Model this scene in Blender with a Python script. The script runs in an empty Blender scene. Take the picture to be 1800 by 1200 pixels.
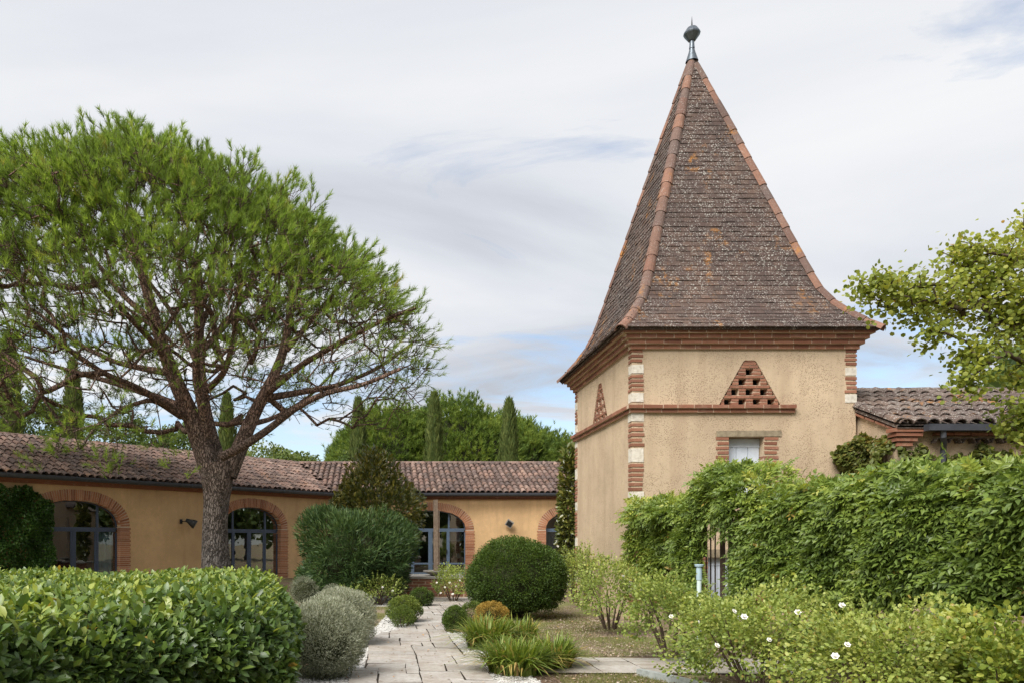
import bpy, math, random
import numpy as np
from mathutils import Vector, Matrix
from mathutils.geometry import tessellate_polygon

random.seed(7)
rng = np.random.default_rng(7)
R = math.radians
scene = bpy.context.scene
col = scene.collection

# ------------------------------------------------------------------ camera
F, CX, CY, H = 1354.0, 670.0, 950.0, 1.5          # focal length, principal point (photo pixels), eye height
cam_d = bpy.data.cameras.new('camera')
cam_d.sensor_width = 36.0
cam_d.lens = 36.0 * F / 1800.0
cam_d.shift_x = (900 - CX) / 1800.0
cam_d.shift_y = (CY - 600) / 1800.0
cam_d.clip_start = 0.05
cam_d.clip_end = 2000
cam = bpy.data.objects.new('camera', cam_d)
cam.location = (0, 0, H)
cam.rotation_euler = (R(90), 0, 0)
col.objects.link(cam)
scene.camera = cam

def at(px, py, Y):
    return Vector(((px - CX) / F * Y, Y, H + (CY - py) / F * Y))

# ------------------------------------------------------------------ sky, sun, exposure
SUN_EL, SUN_AZ = 46.0, -139.0                      # azimuth measured from +Y towards +X
world = bpy.data.worlds.new('World')
scene.world = world
world.use_nodes = True
wn = world.node_tree
wn.nodes.clear()
def wnode(t, **kw):
    n = wn.nodes.new(t)
    for k, v in kw.items():
        setattr(n, k, v)
    return n
def wl(a, b): wn.links.new(a, b)
def wmath(op, a, b=None, clamp=False):
    n = wnode('ShaderNodeMath', operation=op, use_clamp=clamp)
    for i, v in enumerate((a, b)):
        if v is None: continue
        if isinstance(v, (int, float)): n.inputs[i].default_value = v
        else: wl(v, n.inputs[i])
    return n.outputs[0]
sky = wnode('ShaderNodeTexSky')
sky.sky_type = 'NISHITA'
sky.sun_disc = False
sky.sun_elevation = R(SUN_EL)
sky.sun_rotation = R(SUN_AZ)
sky.air_density = 1.0
sky.dust_density = 1.2
bg_blue = wnode('ShaderNodeBackground'); bg_blue.inputs[1].default_value = 0.05
wl(sky.outputs[0], bg_blue.inputs[0])
tc = wnode('ShaderNodeTexCoord')
sep = wnode('ShaderNodeSeparateXYZ'); wl(tc.outputs['Generated'], sep.inputs[0])
zc = wmath('ADD', wmath('MAXIMUM', sep.outputs[2], 0.0), 0.13)
comb = wnode('ShaderNodeCombineXYZ')
wl(wmath('DIVIDE', sep.outputs[0], zc), comb.inputs[0])
wl(wmath('DIVIDE', sep.outputs[1], zc), comb.inputs[1])
mp = wnode('ShaderNodeMapping'); wl(comb.outputs[0], mp.inputs[0])
mp.inputs['Rotation'].default_value = (0, 0, R(24)); mp.inputs['Scale'].default_value = (0.55, 1.0, 1.0)
mp.inputs['Location'].default_value = (3.3, 1.2, 0)
n1 = wnode('ShaderNodeTexNoise'); wl(mp.outputs[0], n1.inputs['Vector'])
n1.inputs['Scale'].default_value = 0.9; n1.inputs['Detail'].default_value = 7; n1.inputs['Roughness'].default_value = 0.52
n1.inputs['Distortion'].default_value = 0.5
n2 = wnode('ShaderNodeTexNoise'); wl(mp.outputs[0], n2.inputs['Vector'])
n2.inputs['Scale'].default_value = 1.7; n2.inputs['Detail'].default_value = 8; n2.inputs['Roughness'].default_value = 0.6
n2.inputs['Distortion'].default_value = 0.8
cr = wnode('ShaderNodeValToRGB'); wl(n1.outputs['Fac'], cr.inputs[0])
e = cr.color_ramp.elements
e[0].position = 0.30; e[0].color = (0.138, 0.147, 0.164, 1)
e[1].position = 0.66; e[1].color = (0.236, 0.238, 0.242, 1)
m = e.new(0.46); m.color = (0.192, 0.199, 0.213, 1)
bg_cloud = wnode('ShaderNodeBackground'); wl(cr.outputs[0], bg_cloud.inputs[0]); bg_cloud.inputs[1].default_value = 1.0
# more gaps in the cloud sheet towards the horizon, all the way round
low = wmath('SUBTRACT', 1.0, wmath('DIVIDE', sep.outputs[2], 0.30), clamp=True)
cov = wmath('SUBTRACT', wmath('MULTIPLY', wmath('SUBTRACT', 0.60, n2.outputs['Fac']), 4.0), wmath('SUBTRACT', 1.0, wmath('MULTIPLY', low, 1.85)))
cov = wmath('MULTIPLY', wmath('ADD', cov, 0.20), 1.5, clamp=True)
mixw = wnode('ShaderNodeMixShader')
wl(wmath('MULTIPLY', cov, 0.85), mixw.inputs[0])
wl(bg_cloud.outputs[0], mixw.inputs[1]); wl(bg_blue.outputs[0], mixw.inputs[2])
wout = wnode('ShaderNodeOutputWorld'); wl(mixw.outputs[0], wout.inputs[0])

sun_d = bpy.data.lights.new('sun', 'SUN')
sun_d.energy = 1.5
sun_d.angle = R(36)
sun_d.color = (1.0, 0.965, 0.915)
sun = bpy.data.objects.new('sun', sun_d)
sd = Vector((math.sin(R(SUN_AZ)) * math.cos(R(SUN_EL)), math.cos(R(SUN_AZ)) * math.cos(R(SUN_EL)), math.sin(R(SUN_EL))))
sun.rotation_euler = sd.to_track_quat('Z', 'Y').to_euler()
sun.location = (0, 0, 40)
col.objects.link(sun)
vs = scene.view_settings
vs.view_transform = 'Standard'; vs.look = 'None'; vs.gamma = 1.0; vs.exposure = 1.98
scene.cycles.max_bounces = 8
scene.cycles.diffuse_bounces = 6
scene.cycles.transmission_bounces = 6
scene.cycles.transparent_max_bounces = 8

# ------------------------------------------------------------------ material helpers
class MT:
    def __init__(self, name):
        self.m = bpy.data.materials.new(name); self.m.use_nodes = True
        self.t = self.m.node_tree; self.t.nodes.clear()
        self.out = self.n('ShaderNodeOutputMaterial')
        self.geo = None
    def n(self, t, **kw):
        x = self.t.nodes.new(t)
        for k, v in kw.items(): setattr(x, k, v)
        return x
    def l(self, a, b): self.t.links.new(a, b)
    def put(self, sock, v):
        if v is None: return
        if isinstance(v, (int, float)): sock.default_value = v
        elif isinstance(v, tuple): sock.default_value = v if len(v) == 4 or len(sock.default_value) == 3 else (*v, 1)
        else: self.l(v, sock)
    def math(self, op, a, b=None, clamp=False):
        x = self.n('ShaderNodeMath', operation=op, use_clamp=clamp)
        self.put(x.inputs[0], a); self.put(x.inputs[1], b)
        return x.outputs[0]
    def pos(self, scale=(1, 1, 1)):
        if self.geo is None: self.geo = self.n('ShaderNodeNewGeometry')
        if scale == (1, 1, 1): return self.geo.outputs['Position']
        mpn = self.n('ShaderNodeMapping'); self.l(self.geo.outputs['Position'], mpn.inputs[0]); mpn.inputs['Scale'].default_value = scale
        return mpn.outputs[0]
    def noise(self, scale, detail=4, rough=0.55, vec=None, dist=0.0):
        x = self.n('ShaderNodeTexNoise'); self.l(vec or self.pos(), x.inputs['Vector'])
        x.inputs['Scale'].default_value = scale; x.inputs['Detail'].default_value = detail
        x.inputs['Roughness'].default_value = rough; x.inputs['Distortion'].default_value = dist
        return x.outputs['Fac']
    def voro(self, scale, vec=None, feature='F1', out='Distance', rnd=1.0):
        x = self.n('ShaderNodeTexVoronoi', feature=feature); self.l(vec or self.pos(), x.inputs['Vector'])
        x.inputs['Scale'].default_value = scale; x.inputs['Randomness'].default_value = rnd
        return x.outputs[out]
    def ramp(self, fac, stops):
        x = self.n('ShaderNodeValToRGB'); self.put(x.inputs[0], fac)
        el = x.color_ramp.elements
        while len(el) < len(stops): el.new(0.5)
        for q, (p, c) in zip(el, stops):
            q.position = p
            q.color = (*c, 1) if isinstance(c, tuple) else (c, c, c, 1)
        return x.outputs[0]
    def mix(self, fac, a, b, blend='MIX'):
        x = self.n('ShaderNodeMix', data_type='RGBA', blend_type=blend)
        self.put(x.inputs[0], fac)
        for s, v in ((x.inputs[6], a), (x.inputs[7], b)):
            if isinstance(v, tuple): s.default_value = (*v, 1)
            else: self.l(v, s)
        return x.outputs[2]
    def bump(self, h, strength=0.5, dist=0.01):
        x = self.n('ShaderNodeBump'); self.put(x.inputs['Height'], h)
        x.inputs['Strength'].default_value = strength; x.inputs['Distance'].default_value = dist
        return x.outputs[0]
    def rnd(self):
        """one random number per piece: the object's own, plus the piece's 'tint' in joined meshes"""
        a = self.n('ShaderNodeAttribute', attribute_name='tint')
        o = self.n('ShaderNodeObjectInfo')
        return self.math('FRACT', self.math('ADD', a.outputs['Fac'], o.outputs['Random']))
    def tint(self):
        return self.n('ShaderNodeAttribute', attribute_name='tint').outputs['Fac']
    def finish(self, color, rough=0.8, normal=None, metal=0.0, spec=0.4, **kw):
        b = self.n('ShaderNodeBsdfPrincipled')
        self.put(b.inputs['Base Color'], color); self.put(b.inputs['Roughness'], rough)
        b.inputs['Metallic'].default_value = metal; b.inputs['Specular IOR Level'].default_value = spec
        if normal is not None: self.l(normal, b.inputs['Normal'])
        self.l(b.outputs[0], self.out.inputs[0])
        return self.m

M = {}
def stucco(name, c, pit, pitcol):
    t = MT(name)
    big = t.noise(0.55, 5, 0.6); mid = t.noise(6, 5, 0.6); fine = t.noise(70, 3, 0.6)
    base = t.ramp(big, [(0.34, tuple(x * 0.80 for x in c)), (0.47, tuple(x * .95 for x in c)), (0.53, c), (0.68, tuple(min(1, x * 1.14) for x in c))])
    base = t.mix(t.ramp(mid, [(0.35, 0.0), (0.75, 0.55)]), base, tuple(x * 0.84 for x in c))
    streak = t.noise(1.0, 4, 0.6, t.pos((3.2, 3.2, 0.35)))
    base = t.mix(t.ramp(streak, [(0.50, 0.0), (0.76, 0.58)]), base, tuple(x * y for x, y in zip(c, (0.68, 0.64, 0.62))))
    v = t.voro(44); vmask = t.ramp(v, [(0.22, 1.0), (0.40, 0.0)])
    sel = t.ramp(t.math('ADD', t.noise(2.0, 5, 0.7), t.math('MULTIPLY', t.math('SUBTRACT', t.noise(16, 3, 0.7), 0.5), 0.35)), [(0.36, 0.0), (0.60, 1.0)])
    pm = t.math('MULTIPLY', t.math('MULTIPLY', vmask, sel), pit)
    base = t.mix(pm, base, pitcol)
    h = t.math('SUBTRACT', t.math('ADD', t.math('MULTIPLY', fine, 0.5), t.math('MULTIPLY', mid, 0.6)), t.math('MULTIPLY', pm, 0.8))
    return t.finish(base, 0.92, t.bump(h, 0.55, 0.012), spec=0.15)
M['tower_render'] = stucco('tower_render', (0.525, 0.405, 0.278), 0.88, (0.20, 0.135, 0.085))
M['wing_render'] = stucco('wing_render', (0.64, 0.42, 0.222), 0.35, (0.30, 0.18, 0.08))

def brick_mat(name, stops):
    t = MT(name)
    r = t.rnd()
    c = t.ramp(r, stops)
    nz = t.noise(30, 5, 0.65); nb = t.noise(7, 3, 0.6)
    c = t.mix(t.ramp(nz, [(0.35, 0.0), (0.8, 0.6)]), c, (0.20, 0.085, 0.05))
    c = t.mix(t.ramp(nb, [(0.55, 0.0), (0.8, 0.35)]), c, (0.50, 0.36, 0.26))
    return t.finish(c, 0.9, t.bump(nz, 0.6, 0.008), spec=0.15)
M['brick'] = brick_mat('brick', [(0.0, (0.185, 0.082, 0.055)), (0.35, (0.265, 0.118, 0.075)), (0.7, (0.32, 0.152, 0.098)), (1.0, (0.225, 0.110, 0.078))])
M['arch_brick'] = brick_mat('arch_brick', [(0.0, (0.27, 0.110, 0.062)), (0.35, (0.46, 0.205, 0.108)), (0.7, (0.55, 0.275, 0.155)), (1.0, (0.38, 0.170, 0.095))])
t = MT('mortar'); nz = t.noise(40, 4)
M['mortar'] = t.finish(t.ramp(nz, [(0.3, (0.44, 0.33, 0.235)), (0.7, (0.60, 0.47, 0.35))]), 0.95, t.bump(nz, 0.5, 0.01), spec=0.1)
t = MT('limestone'); nz = t.noise(14, 6, 0.65)
c = t.ramp(nz, [(0.3, (0.42, 0.37, 0.30)), (0.5, (0.60, 0.555, 0.47)), (0.75, (0.68, 0.645, 0.57))])
c = t.mix(t.ramp(t.noise(4, 3), [(0.5, 0.0), (0.75, 0.4)]), c, (0.36, 0.35, 0.33))
M['limestone'] = t.finish(c, 0.9, t.bump(nz, 0.7, 0.015), spec=0.15)

def tile_mat(name, stops, white, orange, dark, lift=0.0):
    t = MT(name)
    c = t.ramp(t.rnd(), stops)
    nz = t.noise(22, 5, 0.65)
    c = t.mix(t.ramp(nz, [(0.35, 0.0), (0.75, 0.55)]), c, (0.11, 0.075, 0.06))
    c = t.mix(t.math('MULTIPLY', t.ramp(t.noise(0.9, 5, 0.65), [(0.38, 0.0), (0.62, 1.0)]), dark), c, (0.062, 0.046, 0.042))
    # pale and orange lichen: blotches that grow across neighbouring tiles
    warp = t.noise(30, 3, 0.7)
    sp = t.math('ADD', t.voro(14), t.math('MULTIPLY', t.math('SUBTRACT', warp, 0.5), 0.55))
    sp2 = t.math('ADD', t.voro(31), t.math('MULTIPLY', t.math('SUBTRACT', warp, 0.5), 0.6))
    where = t.noise(2.2, 5, 0.7)
    thr = t.ramp(where, [(0.40, 0.0), (0.68, 1.0)])
    l1 = t.math('MULTIPLY', t.ramp(sp, [(0.16, 1.0), (0.27, 0.0)]), thr)
    l2 = t.math('MULTIPLY', t.ramp(sp2, [(0.18, 1.0), (0.30, 0.0)]), t.ramp(where, [(0.33, 0.0), (0.55, 1.0)]))
    lm = t.math('MULTIPLY', t.math('MAXIMUM', l1, l2), white)
    c = t.mix(lm, c, (0.40, 0.375, 0.335))
    om = t.math('MULTIPLY', t.math('MULTIPLY', t.ramp(t.noise(1.3, 4, 0.6, t.pos((1.3, 1.3, 1.0))), [(0.57, 0.0), (0.68, 1.0)]), t.ramp(t.noise(11, 3, 0.6), [(0.46, 0.0), (0.56, 1.0)])), orange)
    c = t.mix(om, c, (0.44, 0.19, 0.035))
    return t.finish(c, 0.9, t.bump(nz, 0.6, 0.01), spec=0.15)
M['flat_tile'] = tile_mat('flat_tile', [(0.0, (0.066, 0.050, 0.043)), (0.4, (0.095, 0.066, 0.054)), (0.75, (0.125, 0.080, 0.062)), (1.0, (0.092, 0.068, 0.060))], 1.0, 0.55, 0.8)
M['canal_tile'] = tile_mat('canal_tile', [(0.0, (0.10, 0.070, 0.060)), (0.25, (0.185, 0.110, 0.086)), (0.5, (0.28, 0.172, 0.132)), (0.75, (0.15, 0.106, 0.094)), (1.0, (0.36, 0.24, 0.19))], 0.6, 0.25, 0.6)
M['old_canal_tile'] = tile_mat('old_canal_tile', [(0.0, (0.105, 0.082, 0.070)), (0.4, (0.165, 0.120, 0.098)), (0.7, (0.215, 0.175, 0.150)), (1.0, (0.14, 0.118, 0.108))], 1.0, 0.6, 0.6)
M['hip_tile'] = tile_mat('hip_tile', [(0.0, (0.145, 0.096, 0.082)), (0.35, (0.245, 0.125, 0.088)), (0.65, (0.30, 0.160, 0.110)), (1.0, (0.15, 0.110, 0.098))], 0.40, 0.6, 0.35)

def plain(name, c, rough=0.6, metal=0.0, var=0.25, scale=12, spec=0.4, bump=0.2):
    t = MT(name); nz = t.noise(scale, 5, 0.6)
    cc = t.ramp(nz, [(0.25, tuple(x * (1 - var) for x in c)), (0.75, tuple(min(1, x * (1 + var)) for x in c))])
    M[name] = t.finish(cc, rough, t.bump(nz, bump, 0.005), metal, spec)
plain('gutter_metal', (0.045, 0.048, 0.058), 0.45, 0.0, 0.3, 6, 0.5)
plain('frame_paint', (0.062, 0.082, 0.125), 0.45, 0.0, 0.15, 9)
plain('frame_paint_pale', (0.105, 0.150, 0.215), 0.45, 0.0, 0.15, 9)
plain('zinc', (0.13, 0.15, 0.17), 0.42, 0.75, 0.25, 9)
plain('dark_metal', (0.03, 0.03, 0.033), 0.5, 0.3)
plain('under_tile', (0.085, 0.06, 0.05), 0.95, 0.0, 0.35, 9, 0.1, 0.4)
plain('green_stem', (0.17, 0.19, 0.06), 0.6, 0.0, 0.3, 20, 0.3)
plain('rust_iron', (0.085, 0.058, 0.045), 0.75, 0.0, 0.4, 25)
plain('blue_white_paint', (0.55, 0.60, 0.67), 0.7, 0.0, 0.10, 10, 0.25)
plain('old_wood', (0.20, 0.15, 0.11), 0.85, 0.0, 0.35, 15, 0.15, 0.5)
plain('lintel_wood', (0.25, 0.205, 0.14), 0.9, 0.0, 0.35, 14, 0.1, 0.6)
plain('stone_grey', (0.30, 0.28, 0.25), 0.9, 0.0, 0.3, 12, 0.15, 0.5)
plain('pipe_paint', (0.54, 0.63, 0.60), 0.55, 0.0, 0.12, 8)
plain('pipe_cap', (0.33, 0.43, 0.48), 0.55, 0.0, 0.12, 8)
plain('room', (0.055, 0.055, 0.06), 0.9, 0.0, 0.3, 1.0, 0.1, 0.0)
plain('curtain', (0.36, 0.48, 0.52), 0.9, 0.0, 0.15, 5, 0.1)
plain('blind', (0.14, 0.26, 0.34), 0.8, 0.0, 0.1, 5, 0.2)
plain('petal', (0.78, 0.76, 0.70), 0.7, 0.0, 0.06, 40, 0.2)
plain('pot_clay', (0.24, 0.085, 0.055), 0.85, 0.0, 0.3, 15, 0.15)
plain('twig', (0.085, 0.062, 0.045), 0.9, 0.0, 0.35, 30, 0.1, 0.5)
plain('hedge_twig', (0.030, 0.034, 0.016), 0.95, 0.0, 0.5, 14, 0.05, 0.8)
plain('lamp_glass', (0.30, 0.33, 0.36), 0.15, 0.0, 0.1, 4, 0.6)
# window glass: see-through with a reflection
t = MT('window_glass')
fr = t.n('ShaderNodeFresnel'); fr.inputs[0].default_value = 1.5
fac = t.math('ADD', t.math('MULTIPLY', fr.outputs[0], 1.5), 0.11, clamp=True)
gl = t.n('ShaderNodeBsdfGlossy'); gl.inputs['Roughness'].default_value = 0.015; gl.inputs['Color'].default_value = (0.9, 0.93, 0.95, 1)
t.l(t.bump(t.noise(1.6, 2, 0.5), 0.12, 0.02), gl.inputs['Normal'])
tr = t.n('ShaderNodeBsdfTransparent'); tr.inputs['Color'].default_value = (0.55, 0.61, 0.63, 1)
mx = t.n('ShaderNodeMixShader'); t.l(fac, mx.inputs[0]); t.l(tr.outputs[0], mx.inputs[1]); t.l(gl.outputs[0], mx.inputs[2])
t.l(mx.outputs[0], t.out.inputs[0]); M['window_glass'] = t.m

# bark of the big pine: plates between dark furrows, greyer low down, redder on the limbs
t = MT('pine_bark')
dn = t.noise(5, 4, 0.6); vm_ = t.n('ShaderNodeVectorMath', operation='ADD'); cbn = t.n('ShaderNodeCombineXYZ')
for q_ in range(3): t.l(t.math('MULTIPLY', dn, 0.22), cbn.inputs[q_])
t.l(t.pos((1.0, 1.0, 0.26)), vm_.inputs[0]); t.l(cbn.outputs[0], vm_.inputs[1]); vec = vm_.outputs[0]
vo = t.voro(16, vec, 'DISTANCE_TO_EDGE'); nz = t.noise(24, 5, 0.7); nl = t.noise(1.1, 3, 0.6)
sx = t.n('ShaderNodeSeparateXYZ'); t.l(t.pos(), sx.inputs[0])
hz = t.math('ADD', sx.outputs[2], t.math('MULTIPLY', nl, 3.0))
base = t.ramp(t.math('DIVIDE', hz, 12.0), [(0.20, (0.22, 0.205, 0.192)), (0.40, (0.235, 0.180, 0.150)), (0.58, (0.26, 0.145, 0.100))])
base = t.mix(t.ramp(nz, [(0.35, 0.0), (0.8, 0.6)]), base, (0.36, 0.30, 0.26))
base = t.mix(t.ramp(vo, [(0.0, 0.85), (0.17, 0.0)]), base, (0.050, 0.038, 0.032))
hh = t.math('ADD', t.ramp(vo, [(0.0, 0.0), (0.16, 1.0)]), t.math('MULTIPLY', nz, 0.5))
M['pine_bark'] = t.finish(base, 0.95, t.bump(hh, 1.0, 0.05), spec=0.1)

def leaf_mat(name, stops, trans=0.30, rough=0.5, spec=0.35, back=1.25):
    t = MT(name)
    c = t.ramp(t.tint(), stops)
    c = t.mix(t.ramp(t.noise(9, 3, 0.6), [(0.3, 0.0), (0.8, 0.35)]), c, tuple(x * 0.62 for x in stops[len(stops) // 2][1]))
    b = t.n('ShaderNodeBsdfPrincipled')
    t.l(c, b.inputs['Base Color']); b.inputs['Roughness'].default_value = rough; b.inputs['Specular IOR Level'].default_value = spec
    tl = t.n('ShaderNodeBsdfTranslucent')
    t.l(t.mix(1.0, c, (back, back, back * 0.55), 'MULTIPLY'), tl.inputs['Color'])
    mx = t.n('ShaderNodeMixShader'); mx.inputs[0].default_value = trans
    t.l(b.outputs[0], mx.inputs[1]); t.l(tl.outputs[0], mx.inputs[2]); t.l(mx.outputs[0], t.out.inputs[0])
    M[name] = t.m
leaf_mat('pine_needle', [(0.0, (0.085, 0.120, 0.024)), (0.5, (0.205, 0.300, 0.060)), (0.85, (0.35, 0.455, 0.092)), (1.0, (0.38, 0.31, 0.09))], 0.52, 0.55, 0.25)
leaf_mat('far_pine_needle', [(0.0, (0.060, 0.100, 0.024)), (0.5, (0.145, 0.215, 0.042)), (1.0, (0.27, 0.335, 0.062))], 0.35, 0.6, 0.2)
leaf_mat('cypress_spray', [(0.0, (0.060, 0.090, 0.028)), (0.6, (0.135, 0.175, 0.050)), (1.0, (0.235, 0.260, 0.080))], 0.22, 0.7, 0.15)
leaf_mat('laurel_leaf', [(0.0, (0.038, 0.075, 0.024)), (0.4, (0.085, 0.150, 0.038)), (0.75, (0.190, 0.265, 0.052)), (0.97, (0.36, 0.40, 0.075)), (1.0, (0.42, 0.26, 0.05))], 0.30, 0.38, 0.5)
leaf_mat('wisteria_leaf', [(0.0, (0.070, 0.115, 0.030)), (0.45, (0.150, 0.220, 0.042)), (0.8, (0.260, 0.330, 0.055)), (0.95, (0.40, 0.42, 0.075)), (1.0, (0.45, 0.30, 0.07))], 0.35, 0.42, 0.45)
leaf_mat('rose_leaf', [(0.0, (0.085, 0.135, 0.032)), (0.45, (0.225, 0.300, 0.066)), (0.8, (0.40, 0.46, 0.115)), (0.985, (0.45, 0.46, 0.13)), (1.0, (0.40, 0.29, 0.08))], 0.38, 0.45, 0.35)
leaf_mat('box_leaf', [(0.0, (0.026, 0.052, 0.009)), (0.6, (0.066, 0.112, 0.016)), (1.0, (0.135, 0.185, 0.026))], 0.22, 0.5, 0.3)
leaf_mat('box_gold_leaf', [(0.0, (0.18, 0.14, 0.03)), (0.6, (0.36, 0.23, 0.05)), (1.0, (0.50, 0.34, 0.08))], 0.3, 0.6, 0.2)
leaf_mat('box_light_leaf', [(0.0, (0.06, 0.095, 0.018)), (0.6, (0.15, 0.205, 0.035)), (1.0, (0.27, 0.29, 0.06))], 0.3, 0.5, 0.3)
leaf_mat('oleander_leaf', [(0.0, (0.022, 0.050, 0.016)), (0.6, (0.055, 0.100, 0.030)), (1.0, (0.125, 0.180, 0.055))], 0.25, 0.5, 0.25)
leaf_mat('magnolia_leaf', [(0.0, (0.055, 0.075, 0.018)), (0.4, (0.115, 0.135, 0.026)), (0.7, (0.20, 0.180, 0.040)), (1.0, (0.42, 0.37, 0.085))], 0.2, 0.3, 0.6)
leaf_mat('grey_leaf', [(0.0, (0.135, 0.145, 0.095)), (0.5, (0.27, 0.285, 0.20)), (1.0, (0.46, 0.47, 0.36))], 0.25, 0.8, 0.1, 1.05)
leaf_mat('ivy_leaf', [(0.0, (0.022, 0.055, 0.010)), (0.6, (0.055, 0.120, 0.018)), (1.0, (0.13, 0.22, 0.03))], 0.25, 0.45, 0.35)
leaf_mat('creeper_leaf', [(0.0, (0.055, 0.080, 0.018)), (0.5, (0.12, 0.145, 0.028)), (0.8, (0.21, 0.17, 0.04)), (1.0, (0.28, 0.10, 0.04))], 0.3, 0.5, 0.3)
leaf_mat('redbud_leaf', [(0.0, (0.11, 0.165, 0.030)), (0.45, (0.24, 0.285, 0.046)), (0.8, (0.39, 0.40, 0.065)), (0.96, (0.42, 0.36, 0.06)), (1.0, (0.45, 0.20, 0.04))], 0.42, 0.5, 0.3)
leaf_mat('far_tree_leaf', [(0.0, (0.060, 0.100, 0.035)), (0.5, (0.12, 0.17, 0.050)), (1.0, (0.22, 0.25, 0.07))], 0.35, 0.6, 0.2)
leaf_mat('lily_leaf', [(0.0, (0.075, 0.125, 0.022)), (0.5, (0.165, 0.235, 0.036)), (0.78, (0.30, 0.34, 0.06)), (0.9, (0.46, 0.35, 0.11)), (1.0, (0.46, 0.31, 0.13))], 0.35, 0.45, 0.35)
leaf_mat('grass_blade', [(0.0, (0.11, 0.125, 0.040)), (0.5, (0.19, 0.20, 0.065)), (1.0, (0.33, 0.29, 0.13))], 0.3, 0.7, 0.15)
leaf_mat('litter_leaf', [(0.0, (0.13, 0.080, 0.052)), (0.45, (0.30, 0.215, 0.155)), (0.9, (0.52, 0.44, 0.36)), (1.0, (0.5, 0.25, 0.06))], 0.1, 0.8, 0.1)
t = MT('pebble'); c = t.ramp(t.rnd(), [(0.0, (0.40, 0.385, 0.36)), (0.5, (0.62, 0.61, 0.58)), (1.0, (0.76, 0.75, 0.72))])
M['pebble'] = t.finish(c, 0.85, spec=0.2)
t = MT('gravel_bed'); v = t.voro(45, out='Color'); vd = t.voro(45)
c = t.ramp(v, [(0.1, (0.30, 0.27, 0.235)), (0.5, (0.52, 0.50, 0.465)), (0.9, (0.66, 0.645, 0.61))])
c = t.mix(t.ramp(t.noise(2.2, 5, 0.65), [(0.52, 0.0), (0.72, 0.8)]), c, (0.20, 0.15, 0.105))
M['gravel_bed'] = t.finish(c, 0.9, t.bump(t.math('SUBTRACT', 1.0, vd), 0.9, 0.012), spec=0.15)
t = MT('soil'); nz = t.noise(38, 6, 0.7); nb = t.noise(0.8, 5, 0.65)
lit = t.ramp(nz, [(0.30, (0.07, 0.047, 0.032)), (0.5, (0.17, 0.115, 0.078)), (0.68, (0.34, 0.26, 0.19)), (0.8, (0.50, 0.43, 0.35))])
grs = t.ramp(t.noise(60, 5, 0.7), [(0.3, (0.11, 0.12, 0.045)), (0.7, (0.26, 0.25, 0.11))])
M['soil'] = t.finish(t.mix(t.ramp(nb, [(0.47, 0.0), (0.58, 0.85)]), lit, grs), 0.95, t.bump(nz, 0.9, 0.02), spec=0.1)
t = MT('turf'); nz = t.noise(55, 6, 0.7)
grs = t.ramp(nz, [(0.3, (0.10, 0.105, 0.042)), (0.55, (0.20, 0.195, 0.08)), (0.75, (0.33, 0.29, 0.155))])
grit = t.ramp(t.noise(42, 5, 0.7), [(0.32, (0.14, 0.095, 0.065)), (0.55, (0.29, 0.225, 0.165)), (0.75, (0.52, 0.46, 0.39))])
M['turf'] = t.finish(t.mix(t.ramp(t.noise(0.75, 5, 0.6), [(0.46, 0.0), (0.56, 1.0)]), grs, grit), 0.95, t.bump(nz, 0.9, 0.02), spec=0.1)
t = MT('paving'); nz = t.noise(18, 6, 0.65); nb = t.noise(2.3, 5, 0.65)
c = t.ramp(t.rnd(), [(0.0, (0.32, 0.298, 0.268)), (0.3, (0.42, 0.398, 0.362)), (0.6, (0.38, 0.345, 0.302)), (1.0, (0.47, 0.45, 0.418))])
c = t.mix(t.ramp(nz, [(0.38, 0.0), (0.72, 0.75)]), c, (0.24, 0.205, 0.17))
c = t.mix(t.ramp(nb, [(0.46, 0.0), (0.68, 0.7)]), c, (0.25, 0.205, 0.165))
M['paving'] = t.finish(c, 0.85, t.bump(nz, 0.5, 0.01), spec=0.2)
plain('joint_soil_shade', (0.05, 0.04, 0.03), 0.95, 0, 0.5, 30, 0.1, 0.8)
plain('concrete', (0.29, 0.31, 0.29), 0.9, 0, 0.25, 16, 0.15, 0.5)

# ------------------------------------------------------------------ object helpers
WM = {}
def thing(name, label, cat, loc=(0, 0, 0), group=None):
    o = bpy.data.objects.new(name, None)
    o.empty_display_size = 0.2
    col.objects.link(o)
    o.matrix_basis = Matrix.Translation(Vector(loc))
    WM[o.name] = o.matrix_basis.copy()
    o['label'] = label; o['category'] = cat
    if group: o['group'] = group
    return o
def part(name, me, parent, mat4=None, kind=None, label=None):
    o = bpy.data.objects.new(name, me)
    col.objects.link(o)
    w = mat4 if mat4 is not None else Matrix.Identity(4)
    if parent is not None:
        o.parent = parent
        o.matrix_basis = WM[parent.name].inverted() @ w
    else:
        o.matrix_basis = w
    WM[o.name] = w
    if kind: o['kind'] = kind
    if label: o['label'] = label
    return o
def np_mesh(name, V, Fc, mat, tint=None, smooth=False):
    """V n x 3, Fc m x k (all faces the same size)"""
    V = np.asarray(V, np.float32); Fc = np.asarray(Fc, np.int32)
    me = bpy.data.meshes.new(name)
    k = Fc.shape[1]
    me.vertices.add(len(V)); me.vertices.foreach_set('co', V.ravel())
    me.loops.add(Fc.size); me.loops.foreach_set('vertex_index', Fc.ravel())
    me.polygons.add(len(Fc))
    me.polygons.foreach_set('loop_start', np.arange(0, Fc.size, k, dtype=np.int32))
    me.polygons.foreach_set('use_smooth', np.full(len(Fc), bool(smooth)))
    if tint is not None:
        a = me.attributes.new('tint', 'FLOAT', 'POINT'); a.data.foreach_set('value', np.asarray(tint, np.float32))
    me.update(calc_edges=True); me.validate()
    me.materials.append(M[mat] if isinstance(mat, str) else mat)
    return me
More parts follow.
